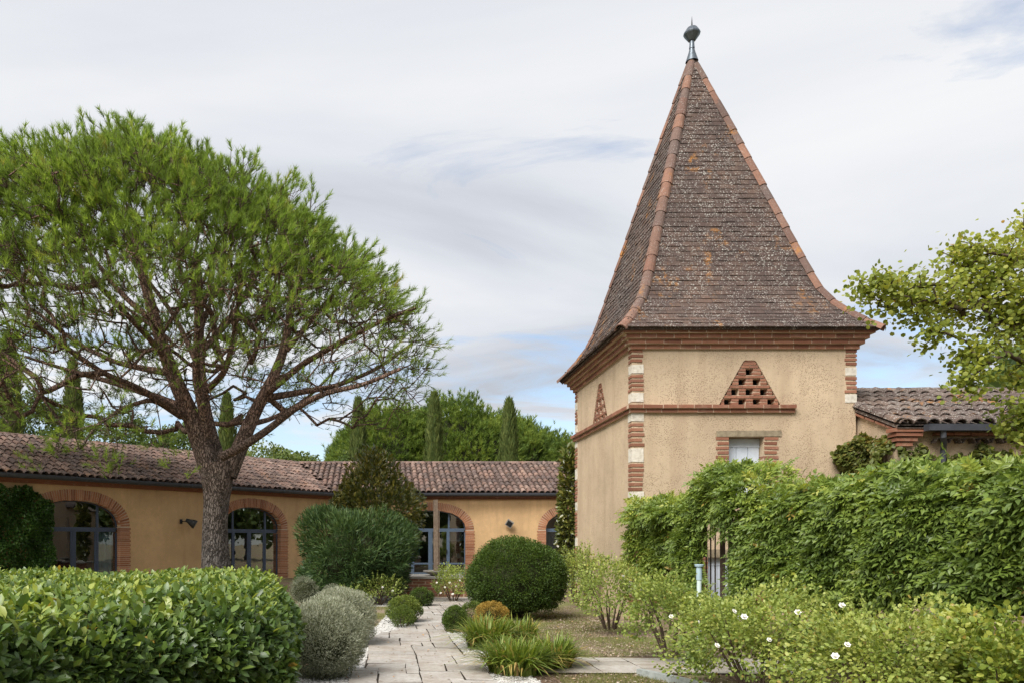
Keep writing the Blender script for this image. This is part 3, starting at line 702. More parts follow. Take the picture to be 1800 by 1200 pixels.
EAVE_V, EAVE_Z, RIDGE_V, RIDGE_Z = -0.34, 3.53, 4.0, 5.22
SL = Vector((RIDGE_V - EAVE_V, RIDGE_Z - EAVE_Z)); SLEN = SL.length; SL = SL.normalized()
def build_wing(wg, name, label, cat, u0, u1, wins, frame_mat, valley=0.435):
    th = thing(name, label, cat, wg.p((u0 + u1) / 2, 0, 0))
    A_ZS, A_H = 1.98, 0.83
    # ---- wall with arched openings
    outer = [Vector((u0, 0, 0)), Vector((u1, 0, 0)), Vector((u1, 3.50, 0)), Vector((u0, 3.50, 0))]
    holes = []
    for wn_ in wins:
        ap = arch_pts(wn_['a'], A_ZS, A_H, 40)
        holes.append([Vector((wn_['u'] - wn_['a'], 0.02, 0))] + [Vector((wn_['u'] + x, z, 0)) for x, z in ap] + [Vector((wn_['u'] + wn_['a'], 0.02, 0))])
    loops = [outer] + holes
    tri = tessellate_polygon(loops); flat = [v for lp in loops for v in lp]
    mb = MB(); mb.add([wg.p(v.x, 0, v.y) for v in flat], tri)
    mb.add([wg.p(v.x, 0.32, v.y) for v in flat], tri)
    for hl in holes:
        k = len(hl)
        for i in range(k):
            a, b = hl[i], hl[(i + 1) % k]
            mb.add([wg.p(a.x, 0, a.y), wg.p(b.x, 0, b.y), wg.p(b.x, 0.32, b.y), wg.p(a.x, 0.32, a.y)], [(0, 1, 2, 3)])
    wg.box(mb, u0, u1, 8.0, 8.3, 0, 3.5)
    wg.box(mb, u1 + 0.002, u1 + 0.3, 0.002, 8.3, 0, 3.5)
    wg.box(mb, u0 - 0.3, u0 - 0.002, 0.35, 8.3, 0, 3.5)
    mb.build('wall', 'wing_render', th)
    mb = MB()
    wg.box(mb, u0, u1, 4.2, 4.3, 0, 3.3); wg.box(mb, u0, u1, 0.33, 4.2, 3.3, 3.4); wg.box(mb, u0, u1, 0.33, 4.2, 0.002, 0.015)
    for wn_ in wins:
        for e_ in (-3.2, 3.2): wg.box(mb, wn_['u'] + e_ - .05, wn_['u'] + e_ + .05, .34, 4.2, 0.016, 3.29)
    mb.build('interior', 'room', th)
    # ---- arches and jambs, brick by brick
    for wn_ in wins:
        uc, a = wn_['u'], wn_['a']
        ap = arch_pts(a, A_ZS, A_H, 400)
        P2 = [Vector(q) for q in ap]
        cum = [0.0]
        for q0, q1 in zip(P2[:-1], P2[1:]): cum.append(cum[-1] + (q1 - q0).length)
        nb = round(cum[-1] / 0.070)
        mo = MB(); ring = []
        for k in range(nb + 1):
            s = cum[-1] * k / nb
            ring.append((float(np.interp(s, cum, [q.x for q in P2])), float(np.interp(s, cum, [q.y for q in P2]))))
        rp = []
        for k, (x_, z_) in enumerate(ring):
            s = cum[-1] * k / nb; e_ = 0.05
            xa, za = np.interp(s - e_, cum, [q.x for q in P2]), np.interp(s - e_, cum, [q.y for q in P2])
            xb, zb = np.interp(s + e_, cum, [q.x for q in P2]), np.interp(s + e_, cum, [q.y for q in P2])
            tt = Vector((xb - xa, zb - za)).normalized(); rp.append(((x_, z_), (x_ - tt.y * 0.335, z_ + tt.x * 0.335)))
        for k in range(nb):
            (i0, o0), (i1, o1) = rp[k], rp[k + 1]
            mo.add([wg.p(uc + i0[0], -.006, i0[1]), wg.p(uc + i1[0], -.006, i1[1]), wg.p(uc + o1[0], -.006, o1[1]), wg.p(uc + o0[0], -.006, o0[1])], [(0, 1, 2, 3)])
            mo.add([wg.p(uc + i0[0], -.006, i0[1] - .004), wg.p(uc + i1[0], -.006, i1[1] - .004), wg.p(uc + i1[0], .3, i1[1] - .004), wg.p(uc + i0[0], .3, i0[1] - .004)], [(0, 1, 2, 3)])
            im = ((i0[0] + i1[0]) / 2, (i0[1] + i1[1]) / 2); om = ((o0[0] + o1[0]) / 2, (o0[1] + o1[1]) / 2)
            cx_, cz_ = (im[0] + om[0]) / 2, (im[1] + om[1]) / 2
            ang = math.atan2(om[1] - im[1], om[0] - im[0]) - math.pi / 2
            wout = math.hypot(o1[0] - o0[0], o1[1] - o0[1]); wi = math.hypot(i1[0] - i0[0], i1[1] - i0[1])
            wg.brick(th, uc + cx_, 0.142 - random.uniform(0, .004), cz_, (wi * 0.45 + wout * 0.55) * 0.74, 0.31, 0.34 * random.uniform(.97, 1.02), ang)
        for sgn in (-1, 1):
            if wn_.get('skip') == sgn: continue
            mo.add([wg.p(uc + sgn * (a - .004), -.006, 0.02), wg.p(uc + sgn * (a + .37), -.006, 0.02), wg.p(uc + sgn * (a + .335), -.006, A_ZS), wg.p(uc + sgn * (a - .004), -.006, A_ZS)], [(0, 1, 2, 3)])
            mo.add([wg.p(uc + sgn * (a - .004), -.006, 0.02), wg.p(uc + sgn * (a - .004), .3, 0.02), wg.p(uc + sgn * (a - .004), .3, A_ZS), wg.p(uc + sgn * (a - .004), -.006, A_ZS)], [(0, 1, 2, 3)])
            z = 0.06; k = 0
            while z < A_ZS - 0.02:
                ln = 0.385 if k % 2 else 0.35
                wg.brick(th, uc + sgn * (a + ln / 2 - .010), 0.142 - random.uniform(0, .005), z, ln, 0.31, 0.052)
                z += 0.0685; k += 1
        mo.build('mortar', 'mortar', th)
        # ---- glazed doors
        T0, T1, VF = wn_['t'] - 0.07, wn_['t'], 0.20
        mull = wn_['m']
        def bar(mb, x0, x1, z0, z1, v0=VF, v1=VF + 0.07): wg.box(mb, uc + x0, uc + x1, v0, v1, z0, z1)
        def az(x_): return A_ZS + A_H * max(0.0, 1 - abs(x_ / a) ** PW) ** (1 / PW)
        fm = MB()
        bar(fm, -a, a, T0, T1)
        for x_ in (-mull, mull): bar(fm, x_ - .035, x_ + .035, 0.02, az(x_) - 0.02, VF - .004, VF + .074)
        bar(fm, -.03, .03, 0.02, T0, VF - .002, VF + .072)
        for s_ in (-1, 1):
            bar(fm, s_ * a - .05, s_ * a + .05, 0.02, T0 - .1, VF + .002, VF + .066)
            for x0 in (0.0, mull):     # door stiles and rails
                xa, xb = (s_ * .03, s_ * (mull - .035)) if x0 == 0 else (s_ * (mull + .035), s_ * (a - .05))
                xa, xb = min(xa, xb), max(xa, xb)
                bar(fm, xa, xb, .02, .16, VF + .005, VF + .06); bar(fm, xa, xb, T0 - .07, T0, VF + .005, VF + .06)
                if x0 == 0:
                    bar(fm, xa, xa + .06, .16, T0 - .07, VF + .006, VF + .058); bar(fm, xb - .06, xb, .16, T0 - .07, VF + .006, VF + .058)
                if wn_.get('lowrail'): bar(fm, xa, xb, .50, .57, VF + .007, VF + .057)
        rr = arch_pts(a, A_ZS, A_H, 24)
        for q0, q1 in zip(rr[:-1], rr[1:]):
            mx_, mz_ = (q0[0] + q1[0]) / 2, (q0[1] + q1[1]) / 2
            dv = wg.d * (q1[0] - q0[0]) + Vector((0, 0, q1[1] - q0[1]))
            nv = (wg.d * -(q1[1] - q0[1]) + Vector((0, 0, q1[0] - q0[0]))).normalized()
            fm.obox(wg.p(uc + mx_, VF + .035, mz_), dv * 0.53, wg.n * 0.031, nv * 0.045)
        win = fm.build('window', frame_mat, th)
        edges = [-a, -mull, 0, mull, a]
        for x0, x1 in zip(edges[:-1], edges[1:]):
            pm = MB(); pm.add([wg.p(uc + x0, VF + .03, .03), wg.p(uc + x1, VF + .03, .03), wg.p(uc + x1, VF + .03, T0), wg.p(uc + x0, VF + .03, T0)], [(0, 1, 2, 3)])
            pm.build('pane', 'window_glass', win)
        for x0, x1 in ((-a, -mull), (-mull, mull), (mull, a)):
            top = [(x1 + (x0 - x1) * k / 10) for k in range(11)]
            pm = MB(); vv = [wg.p(uc + x0, VF + .03, T1), wg.p(uc + x1, VF + .03, T1)] + [wg.p(uc + x_, VF + .03, max(T1 + .002, az(x_) - .004)) for x_ in top]
            pm.add(vv, [tuple(range(len(vv)))]); pm.build('pane', 'window_glass', win)
        hm = MB(); wg.box(hm, uc + mull - .10, uc + mull - .075, VF - .05, VF + .005, .98, 1.14); hm.build('handle', 'dark_metal', win)
        for (x0, x1, z0, z1, mt) in wn_.get('curtains', []):
            cm = MB(); nf = 26
            for k in range(nf):
                xa, xb = x0 + (x1 - x0) * k / nf, x0 + (x1 - x0) * (k + 1) / nf
                va, vb = .38 + .025 * math.sin(k * 1.9), .38 + .025 * math.sin((k + 1) * 1.9)
                cm.add([wg.p(uc + xa, va, z0), wg.p(uc + xb, vb, z0), wg.p(uc + xb, vb, z1), wg.p(uc + xa, va, z1)], [(0, 1, 2, 3)])
            cm.build('curtain' if mt == 'curtain' else 'blind', mt, th)
    # ---- eaves
    mb = MB(); g0 = u0 + 0.02
    wg.ext(mb, [(0.05, 3.27), (-0.06, 3.27), (-0.06, 3.33), (-0.13, 3.335), (-0.13, 3.395), (-0.20, 3.40), (-0.20, 3.46), (0.05, 3.46)], u0 + .08 if valley else u0, u1 + .3)
    mb.build('cornice', 'brick', th)
    gut = [(-0.47 + 0.078 * math.cos(a_), 3.475 + 0.078 * math.sin(a_) * 1.25) for a_ in [math.pi + math.pi * k / 8 for k in range(9)]]
    gut = [(gut[0][0], 3.515)] + gut + [(gut[-1][0], 3.50), (gut[-1][0] - .012, 3.50)] + [(-0.47 + 0.062 * math.cos(a_), 3.48 + 0.062 * math.sin(a_) * 1.2) for a_ in [2 * math.pi - math.pi * k / 6 for k in range(7)]] + [(gut[0][0] + .012, 3.515)]
    mb = MB(); wg.ext(mb, gut, u0 + (0.20 if valley else 0), u1 + .3)
    gt = mb.build('gutter', 'gutter_metal', th)
    u = u0 + 0.8
    while u < u1:
        mb = MB(); wg.box(mb, u - .015, u + .015, -.556, -.545, 3.40, 3.525); mb.build('gutter_bracket', 'gutter_metal', gt); u += 2.1
    # ---- roof deck and barrel tiles
    nrm2 = Vector((-SL.y, SL.x))
    def rp_(u, s, off): return wg.p(u, EAVE_V + SL.x * s + nrm2.x * off, EAVE_Z + SL.y * s + nrm2.y * off)
    uv = lambda v: -valley * v if valley else u0 - 0.05
    mb = MB()
    a0, a1 = uv(EAVE_V), uv(RIDGE_V)
    mb.add([rp_(a0, 0.03, 0), rp_(u1 + .4, 0.03, 0), rp_(u1 + .4, SLEN, 0), rp_(a1, SLEN, 0)], [(0, 1, 2, 3)])
    mb.add([rp_(a0, 0.03, -.06), rp_(u1 + .4, 0.03, -.06), rp_(u1 + .4, SLEN, -.06), rp_(a1, SLEN, -.06)], [(3, 2, 1, 0)])
    mb.add([rp_(a0, 0.03, 0), rp_(u1 + .4, 0.03, 0), rp_(u1 + .4, 0.03, -.06), rp_(a0, 0.03, -.06)], [(3, 2, 1, 0)])
    mb.add([wg.p(a1, RIDGE_V, RIDGE_Z), wg.p(u1 + .4, RIDGE_V, RIDGE_Z), wg.p(u1 + .4, 8.6, 3.4), wg.p(a1 - 1.9, 8.6, 3.4)], [(0, 1, 2, 3)])
    roof = mb.build('roof', 'under_tile', th)
    mats = []
    up3 = (wg.n * SL.x + Vector((0, 0, SL.y))).normalized(); nn3 = (wg.n * nrm2.x + Vector((0, 0, nrm2.y))).normalized()
    nrow = 10; step = SLEN / nrow
    u = math.floor(a1 / .25) * .25
    ci = 0
    while u < u1 + .4:
        ju = random.uniform(-.012, .012)
        sag = random.uniform(-.01, .01)
        for r_ in range(nrow):
            s = r_ * step - 0.02
            v = EAVE_V + SL.x * (s + .25)
            if u < uv(v) + 0.06: continue
            ax = (wg.d + up3 * random.uniform(-.05, .05)).normalized()
            uy = (up3 + nn3 * (-0.055) + wg.d * random.uniform(-.02, .02)).normalized(); nz_ = ax.cross(uy)
            if nz_.dot(nn3) < 0: ax = -ax; nz_ = ax.cross(uy)
            sc = random.uniform(.94, 1.05)
            c = rp_(u + ju + random.uniform(-.012, .012), s + random.uniform(-.03, .03) - (random.uniform(.05, .12) if random.random() < .03 and r_ else 0), 0.030 + sag + random.uniform(-.005, .010))
            mats.append(frame4(c, ax * sc, uy * (step / 0.43), nz_ * sc * 1.05))
        u += 0.25; ci += 1
    emit(CT_V, CT_F, mats, roof, 'tile', 'canal_tile', 300, NEAR(mats), 'far_tiles')
    u = a1
    rm = []
    while u < u1 + .4:
        c = wg.p(u, RIDGE_V, RIDGE_Z + 0.005)
        rm.append(frame4(c, wg.n * 1.15, wg.d * 0.9, Vector((0, 0, 1.0)))); u += 0.40
    emit(CT_V, CT_F, rm, roof, 'ridge_tile', 'canal_tile', 60, NEAR(rm), 'far_ridge_tiles')
    return th

LW = Wing((JX, JY), (-.682, -.731), (-.731, .682))
BW = Wing((JX, JY), (1, 0), (0, 1))
left_wing = build_wing(LW, 'left_wing', 'long low ochre wing behind the big pine, with brick-arched glazed doors', 'building', 0.0, 21.0,
    [dict(u=4.04, a=1.42, t=1.96, m=0.78), dict(u=11.07, a=1.52, t=1.95, m=0.82, skip=1, curtains=[(-1.40, -0.86, .05, 1.95, 'curtain')])], 'frame_paint')
back_wing = build_wing(BW, 'back_wing', 'low ochre wing facing the path, seen between oleander and tower, with arched blue-framed doors', 'building', 0.0, 15.0,
    [dict(u=4.34, a=1.50, t=2.04, m=0.79, lowrail=1, curtains=[(0.82, 1.46, 1.50, 2.0, 'blind'), (-0.75, -0.45, .9, 1.45, 'blind')]), dict(u=10.74, a=1.50, t=2.04, m=0.79, lowrail=1, curtains=[(-1.45, -0.82, .6, 1.9, 'blind'), (-.7, .6, .5, 1.4, 'blind')])], 'frame_paint_pale')

# wall lamps
lp = LW.p(7.22, 0, 2.20)
tl = thing('wall_lamp', 'small black spotlight tilted on a bracket on the ochre wall beside the pine trunk', 'lamp', lp)
mb = MB(); mb.obox(lp + LW.n * -.015, LW.d * .05, LW.n * .015, Vector((0, 0, .08))); mb.build('wall_plate', 'dark_metal', tl)
mb = MB(); mb.tube([lp + LW.n * -.02, lp + LW.n * -.16 + LW.d * -.06, lp + LW.n * -.22 + LW.d * -.14 + Vector((0, 0, -.03))], .016, 6); mb.build('arm', 'dark_metal', tl)
a0 = lp + LW.n * -.20 + LW.d * -.08 + Vector((0, 0, .06)); dv = (LW.n * -.45 + LW.d * -.62 + Vector((0, 0, -.42))).normalized()
mb = MB(); mb.tube([a0, a0 + dv * .12, a0 + dv * .30, a0 + dv * .38], [.055, .085, .155, .165], 12); mb.build('shade', 'dark_metal', tl)
mb = MB(); mb.tube([a0 + dv * .365, a0 + dv * .384], .146, 12); mb.build('lens', 'lamp_glass', tl)
lp = BW.p(7.66, 0, 2.24)
tl = thing('floodlight', 'square grey floodlight turned on its corner on the ochre wall above the clipped dome', 'lamp', lp)
mb = MB(); mb.tube([lp, lp + Vector((0, -.14, 0))], .03, 8); mb.build('bracket', 'dark_metal', tl)
r1 = Vector((.82, 0, -.57)); r2 = Vector((.45, -.35, .80)).normalized(); r3 = r1.cross(r2).normalized()
c = lp + Vector((0, -.20, 0))
mb = MB(); mb.obox(c, r1 * .15, r2 * .14, r3 * .05); hb = mb.build('housing', 'stone_grey', tl)
mb = MB(); sg = -1 if r3.y > 0 else 1
mb.obox(c + r3 * sg * .052, r1 * .115, r2 * .105, r3 * .004); mb.build('lens', 'dark_metal', tl)

# ================================================================== TOWER
TX0, TX1, TY0, TY1 = 4.65, 8.80, 14.28, 18.43
tower = thing('dovecote_tower', 'square cream dovecote tower with steep dark tiled spire roof', 'tower', ((TX0 + TX1) / 2, (TY0 + TY1) / 2, 0))
ZT = 5.06
def panel_hole(uc):
    """trapezoid with a rounded top for the pigeon holes, (u, z)"""
    return [(uc - .575, 4.017), (uc + .575, 4.017), (uc + .125, 4.815), (uc + .09, 4.845), (uc - .09, 4.845), (uc - .125, 4.815)]
UF = 6.835; UL = 16.38
mb = MB()
def wall_holes(mb, conv, inward, u0, u1, z0, z1, holes, depth):
    loops = [[Vector((u0, z0, 0)), Vector((u1, z0, 0)), Vector((u1, z1, 0)), Vector((u0, z1, 0))]] + [[Vector((a, b, 0)) for a, b in hl] for hl in holes]
    tri = tessellate_polygon(loops); flat = [v for lp_ in loops for v in lp_]
    mb.add([conv(v.x, v.y) for v in flat], tri)
    for hl, dp in zip(holes, depth):
        k = len(hl)
        for i in range(k):
            a, b = hl[i], hl[(i + 1) % k]
            pa, pb = conv(*a), conv(*b)
            mb.add([pa, pb, pb + inward * dp, pa + inward * dp], [(0, 1, 2, 3)])
SH = (6.445, 7.10, 2.25, 3.425)                   # upper shutter opening
DR = (6.05, 6.95, 0.02, 1.19)                     # low hatch
rect = lambda r_: [(r_[0], r_[2]), (r_[1], r_[2]), (r_[1], r_[3]), (r_[0], r_[3])]
wall_holes(mb, lambda u, z: Vector((u, TY0, z)), Vector((0, 1, 0)), TX0, TX1, 0, ZT, [panel_hole(UF), rect(SH), rect(DR)], [.25, .25, .25])
wall_holes(mb, lambda u, z: Vector((TX0, u, z)), Vector((1, 0, 0)), TY0, TY1, 0, ZT, [panel_hole(UL)], [.25])
mb.add([(TX1, TY0, 0), (TX1, TY1, 0), (TX1, TY1, ZT), (TX1, TY0, ZT)], [(0, 1, 2, 3)])
mb.add([(TX0, TY1, 0), (TX1, TY1, 0), (TX1, TY1, ZT), (TX0, TY1, ZT)], [(0, 1, 2, 3)])
mb.build('wall', 'tower_render', tower)
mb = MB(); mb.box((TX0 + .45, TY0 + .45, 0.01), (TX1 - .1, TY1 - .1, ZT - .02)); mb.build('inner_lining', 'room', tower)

# pigeon-hole panels
def pigeon_panel(conv, ud, inw, uc):
    def trap(z): return 0.57 - (0.57 - 0.12) * (z - 4.017) / (4.815 - 4.017)
    dep = 0.16
    def bk(u0, u1, z0, z1, out=0.0):
        if u1 - u0 < 0.02: return
        c = conv((u0 + u1) / 2, (z0 + z1) / 2) + inw * (dep / 2 + 0.012 - out + random.uniform(-.004, .004))
        brick(tower, c, ud * (u1 - u0), inw * dep, Vector((0, 0, z1 - z0)))
    mo = MB()
    z = 4.020
    for k in range(4):
        nh = 4 - k
        hc = [uc + (i - (nh - 1) / 2) * 0.268 for i in range(nh)]
        tw = trap(z + .065)
        edges = [uc - tw] + [e for h_ in hc for e in (h_ - .067, h_ + .067)] + [uc + tw]
        for i in range(0, len(edges), 2):
            for q in range(2): bk(edges[i] + .004, edges[i + 1] - .004, z + .008 + q * .064, z + .052 + q * .064)
            if edges[i + 1] - edges[i] > .03:
                mo.obox(conv((edges[i] + edges[i + 1]) / 2, z + .062) + inw * .092, ud * ((edges[i + 1] - edges[i]) / 2 - .004), inw * .07, Vector((0, 0, .062)))
        zc_ = z + .128; tw = trap(zc_ + .03)
        n_ = max(2, round(2 * tw / .24))
        for i in range(n_):
            bk(uc - tw + 2 * tw * i / n_ + .004, uc - tw + 2 * tw * (i + 1) / n_ - .004, zc_ + .004, zc_ + .048, 0.004)
        mo.obox(conv(uc, zc_ + .026) + inw * .092, ud * (tw - .006), inw * .07, Vector((0, 0, .031)))
        z += 0.186
    bk(uc - .125, uc + .125, z + .005, z + .055); bk(uc - .085, uc + .085, z + .060, z + .082)
    mo.obox(conv(uc, z + .04) + inw * .095, ud * .11, inw * .07, Vector((0, 0, .04)))
    mo.build('mortar', 'mortar', tower)
pigeon_panel(lambda u, z: Vector((u, TY0, z)), Vector((1, 0, 0)), Vector((0, 1, 0)), UF)
pigeon_panel(lambda u, z: Vector((TX0, u, z)), Vector((0, -1, 0)), Vector((1, 0, 0)), UL)

# string course
def course_run(z0, z1, out, p0, p1, outdir, ln, parent, kind='brick', inset=0.03):
    """bricks laid end to end from p0 to p1 (plan), standing out by 'out' from the wall"""
    p0, p1, od = Vector((*p0, 0)), Vector((*p1, 0)), Vector((*outdir, 0))
    L = (p1 - p0).length; d = (p1 - p0) / L; n_ = max(1, round(L / ln)); cuts = [0] + [L * (k + random.uniform(-.12, .12)) / n_ for k in range(1, n_)] + [L]
    for a, b in zip(cuts[:-1], cuts[1:]):
        dpt = out + 0.08
        c = p0 + d * (a + b) / 2 + od * (out - dpt / 2 + random.uniform(-.003, .003)) + Vector((0, 0, (z0 + z1) / 2))
        brick(parent, c, d * (b - a - .016), od * dpt, Vector((0, 0, z1 - z0 - .012)), kind)
for (z0, z1, out) in ((3.872, 3.942, .055), (3.944, 4.016, .10)):
    course_run(z0, z1, out, (TX0 - out, TY0), (7.66, TY0), (0, -1), .30, tower)
    course_run(z0, z1, out, (TX0, TY1 + out), (TX0, TY0 + .002), (-1, 0), .30, tower)
mo = MB(); mo.box((TX0 - .049, TY0 - .049, 3.874), (7.655, TY0 + .05, 3.94)); mo.box((TX0 - .045, TY0 + .052, 3.874), (TX0 + .05, TY1 + .045, 3.94))
mo.box((TX0 - .094, TY0 - .094, 3.946), (7.652, TY0 + .05, 4.008)); mo.box((TX0 - .09, TY0 + .052, 3.946), (TX0 + .05, TY1 + .09, 4.008)); mo.build('mortar', 'mortar', tower)
# cornice: four courses stepping out
mo = MB()
for k in range(4):
    z0 = 5.045 + .082 * k; out = (.05, .11, .165, .23)[k]
    course_run(z0, z0 + .082, out, (TX0 - out, TY0), (TX1 + out, TY0), (0, -1), (.30, .34, .30, .38)[k], tower)
    course_run(z0, z0 + .082, out, (TX0, TY1 + out), (TX0, TY0 - out + .09 + out), (-1, 0), (.30, .34, .30, .38)[k], tower)
    mo.box((TX0 - out + .007, TY0 - out + .007, z0), (TX1 + out - .002, TY1 + out - .002, z0 + .0815))
mo.build('cornice_core', 'mortar', tower)
# corner stones and bricks
ZQ = lambda y_: H + (CY - y_) / 94.8
def quoin(cx_, cy_, sx, sy, wx, wy, seq, faces):
    for kind, ya, yb in seq:
        za, zb = ZQ(yb), ZQ(ya)
        if kind == 'b':
            n_ = max(1, round((zb - za) / 0.088)); h_ = (zb - za) / n_
            for i in range(n_):
                l1 = wx * random.uniform(.86, 1.08); l2 = wy * random.uniform(.86, 1.08)
                z_ = za + h_ * (i + .5); hh_ = h_ * random.uniform(.56, .66)
                brick(tower, (cx_ + sx * (l1 / 2 - .012), cy_ + sy * (l2 / 2 - .012), z_ + random.uniform(-.004, .004)), (l1, 0, 0), (0, l2, 0), (0, random.uniform(-.004, .004), hh_))
        else:
            brick(tower, (cx_ + sx * (wx / 2 - .010), cy_ + sy * (wy / 2 - .010), (za + zb) / 2), (wx * random.uniform(.95, 1.05), 0, 0), (0, wy, 0), (0, 0, zb - za - .012), 'limestone', 'stone_block')
seqN = [('b', 612, 638), ('s', 640, 656), ('b', 657, 688), ('s', 689, 706), ('s', 723, 740), ('b', 741, 786), ('s', 787, 812), ('b', 813, 862), ('s', 863, 882), ('b', 884, 940), ('s', 942, 962), ('b', 964, 1018), ('s', 1020, 1042), ('b', 1044, 1090)]
quoin(TX0, TY0, 1, 1, .225, .20, seqN, 'fl')
quoin(TX0, TY1, 1, -1, .225, .20, seqN, 'l')
quoin(TX1, TY0, -1, 1, .21, .20, [('b', 613, 643), ('s', 645, 660), ('b', 661, 691), ('s', 692, 708)], 'f')
# upper shutter with brick jambs and a lintel
for (a, b, dep, v0) in ((6.235, SH[0] - .002, .16, .07), (SH[1] + .002, 7.33, .24, .11)):
    z = 2.10; k = 0
    while z < 3.40:
        ex = 0.03 if k % 2 else 0
        l0, l1 = (a - ex, b) if a < 6.3 else (a, b + ex)
        brick(tower, ((l0 + l1) / 2, TY0 + v0, z), (l1 - l0, 0, 0), (0, dep, 0), (0, 0, .052)); z += .0865; k += 1
mb = MB(); mb.obox((6.815, TY0 + .10, 3.49), (.60, 0, .004), (0, .115, 0), (0, 0, .055)); mb.build('lintel', 'lintel_wood', tower)
YS = TY0 + .17
mb = MB(); mb.box((SH[0] + .004, YS, 3.255), (SH[1] - .004, YS + .03, 3.415)); sh = mb.build('shutter', 'blue_white_paint', tower)
for k in range(3):
    x0 = SH[0] + .006 + k * .215
    mb = MB(); mb.box((x0, YS + .006, SH[2] + .01), (x0 + .206, YS + .032, 3.249)); mb.build('plank', 'blue_white_paint', sh)
mb = MB(); mb.box((SH[0] + .004, YS - .012, 2.55), (SH[1] - .004, YS + .004, 2.65)); mb.build('batten', 'blue_white_paint', sh)
# low hatch
z = .06
while z < 1.2:
    brick(tower, (DR[0] - .10, TY0 + .07, z), (.20, 0, 0), (0, .17, 0), (0, 0, .052)); brick(tower, (DR[1] + .12, TY0 + .07, z), (.24, 0, 0), (0, .17, 0), (0, 0, .052)); z += .0865
mb = MB(); mb.obox((6.5, TY0 + .09, 1.27), (.72, 0, 0), (0, .105, 0), (0, 0, .075)); mb.build('lintel', 'lintel_wood', tower)
mb = MB(); mb.box((DR[0] + .003, TY0 + .10, 1.04), (DR[1] - .003, TY0 + .13, 1.185)); hd = mb.build('hatch', 'blue_white_paint', tower)
for k in range(4):
    x0 = DR[0] + .004 + k * .224
    mb = MB(); mb.box((x0, TY0 + .105, .025), (x0 + .216, TY0 + .132, 1.034)); mb.build('plank', 'blue_white_paint', hd)

# ---- spire roof
EX0, EX1, EY0, EY1 = TX0 - .29, TX1 + .28, TY0 - .28, TY1 + .28
AP = Vector((6.60, 16.36))
prof_q = [0.0, 0.10, 0.19, 0.2766, 0.36, 1.0]
prof_z = [5.375, 5.60, 5.86, 6.18, 6.78, 11.80]
def roof_z(q): return float(np.interp(q, prof_q, prof_z))
corners = [Vector((EX0, EY0)), Vector((EX1, EY0)), Vector((EX1, EY1)), Vector((EX0, EY1))]
def hip(i, q, off=0.0):
    c = corners[i].lerp(AP, q); return Vector((c.x, c.y, roof_z(q) + off))
QT = 0.965
mb = MB(); qs = list(np.linspace(0, .36, 13)) + list(np.linspace(.4, 1.0, 12))
for i in range(4):
    for a, b in zip(qs[:-1], qs[1:]):
        mb.add([hip(i, a), hip((i + 1) % 4, a), hip((i + 1) % 4, b), hip(i, b)], [(0, 1, 2, 3)])
mb.add([hip(i, 0, -.04) for i in range(4)], [(3, 2, 1, 0)])
for i in range(4): mb.add([hip(i, 0, -.04), hip((i + 1) % 4, 0, -.04), hip((i + 1) % 4, 0), hip(i, 0)], [(0, 1, 2, 3)])
roof = mb.build('roof', 'flat_tile', tower)
FT_V = [(-.5, 0, 0), (.5, 0, 0), (.5, 1, 0), (-.5, 1, 0), (-.5, 0, 1), (.5, 0, 1), (.5, 1, .45), (-.5, 1, .45)]
FT_F = [(4, 5, 6, 7), (0, 1, 5, 4), (1, 2, 6, 5), (3, 0, 4, 7)]
mats, keys = [], []
arc_q = np.linspace(0, 1, 2001); 
for fi in range(4):
    i, j_ = fi, (fi + 1) % 4
    mid = [(hip(i, q) + hip(j_, q)) / 2 for q in arc_q[::20]]
    cum = np.concatenate([[0], np.cumsum([(b - a).length for a, b in zip(mid[:-1], mid[1:])])])
    s = -0.02; row = 0
    while s < cum[-1] * QT:
        q0 = float(np.interp(max(s, 0), cum, arc_q[::20])); q1 = float(np.interp(s + .14, cum, arc_q[::20]))
        a, b = hip(i, q0), hip(j_, q0); a1, b1 = hip(i, q1), hip(j_, q1)
        lat = (b - a); L = lat.length; lat = lat / L
        upv = ((a1 + b1) / 2 - (a + b) / 2).normalized()
        nv = lat.cross(upv).normalized()
        pos_ = -random.uniform(0.02, .15)
        edges_ = [0.0]
        e_ = 0.165 * (0.5 if row % 2 else 1.0) + random.uniform(-.01, .01)
        while e_ < L - .05: edges_.append(e_); e_ += 0.165 + random.uniform(-.004, .004)
        edges_.append(L)
        for x0, x1 in zip(edges_[:-1], edges_[1:]):
            f_ = ((x0 + x1) / 2) / L
            base = a.lerp(b, f_)
            if s < 0: base = base - upv * .035
            dirv = (a1.lerp(b1, f_) - base).normalized() if s >= 0 else upv
            dirv = (dirv - lat * dirv.dot(lat) * 1.0).normalized()
            mats.append(frame4(base + nv * (0.010 + random.uniform(0, .004)), lat * (x1 - x0 - .003), (dirv + lat * random.uniform(-.012, .012)) * .165, nv * random.uniform(.022, .032)))
            keys.append((0 if fi == 0 and q0 > .3 and abs(x1 - x0 - .165) < .02 else 1, base.z))
        s += 0.112; row += 1
emit(FT_V, FT_F, mats, roof, 'tile', 'flat_tile', 300, lambda k: keys[k], 'other_tiles')
HT_V, HT_F = canal_unit(.235, .19, .095, .46, .016, 7)
hm = np_mesh('hip_tile', np.array(HT_V), HT_F, 'hip_tile')
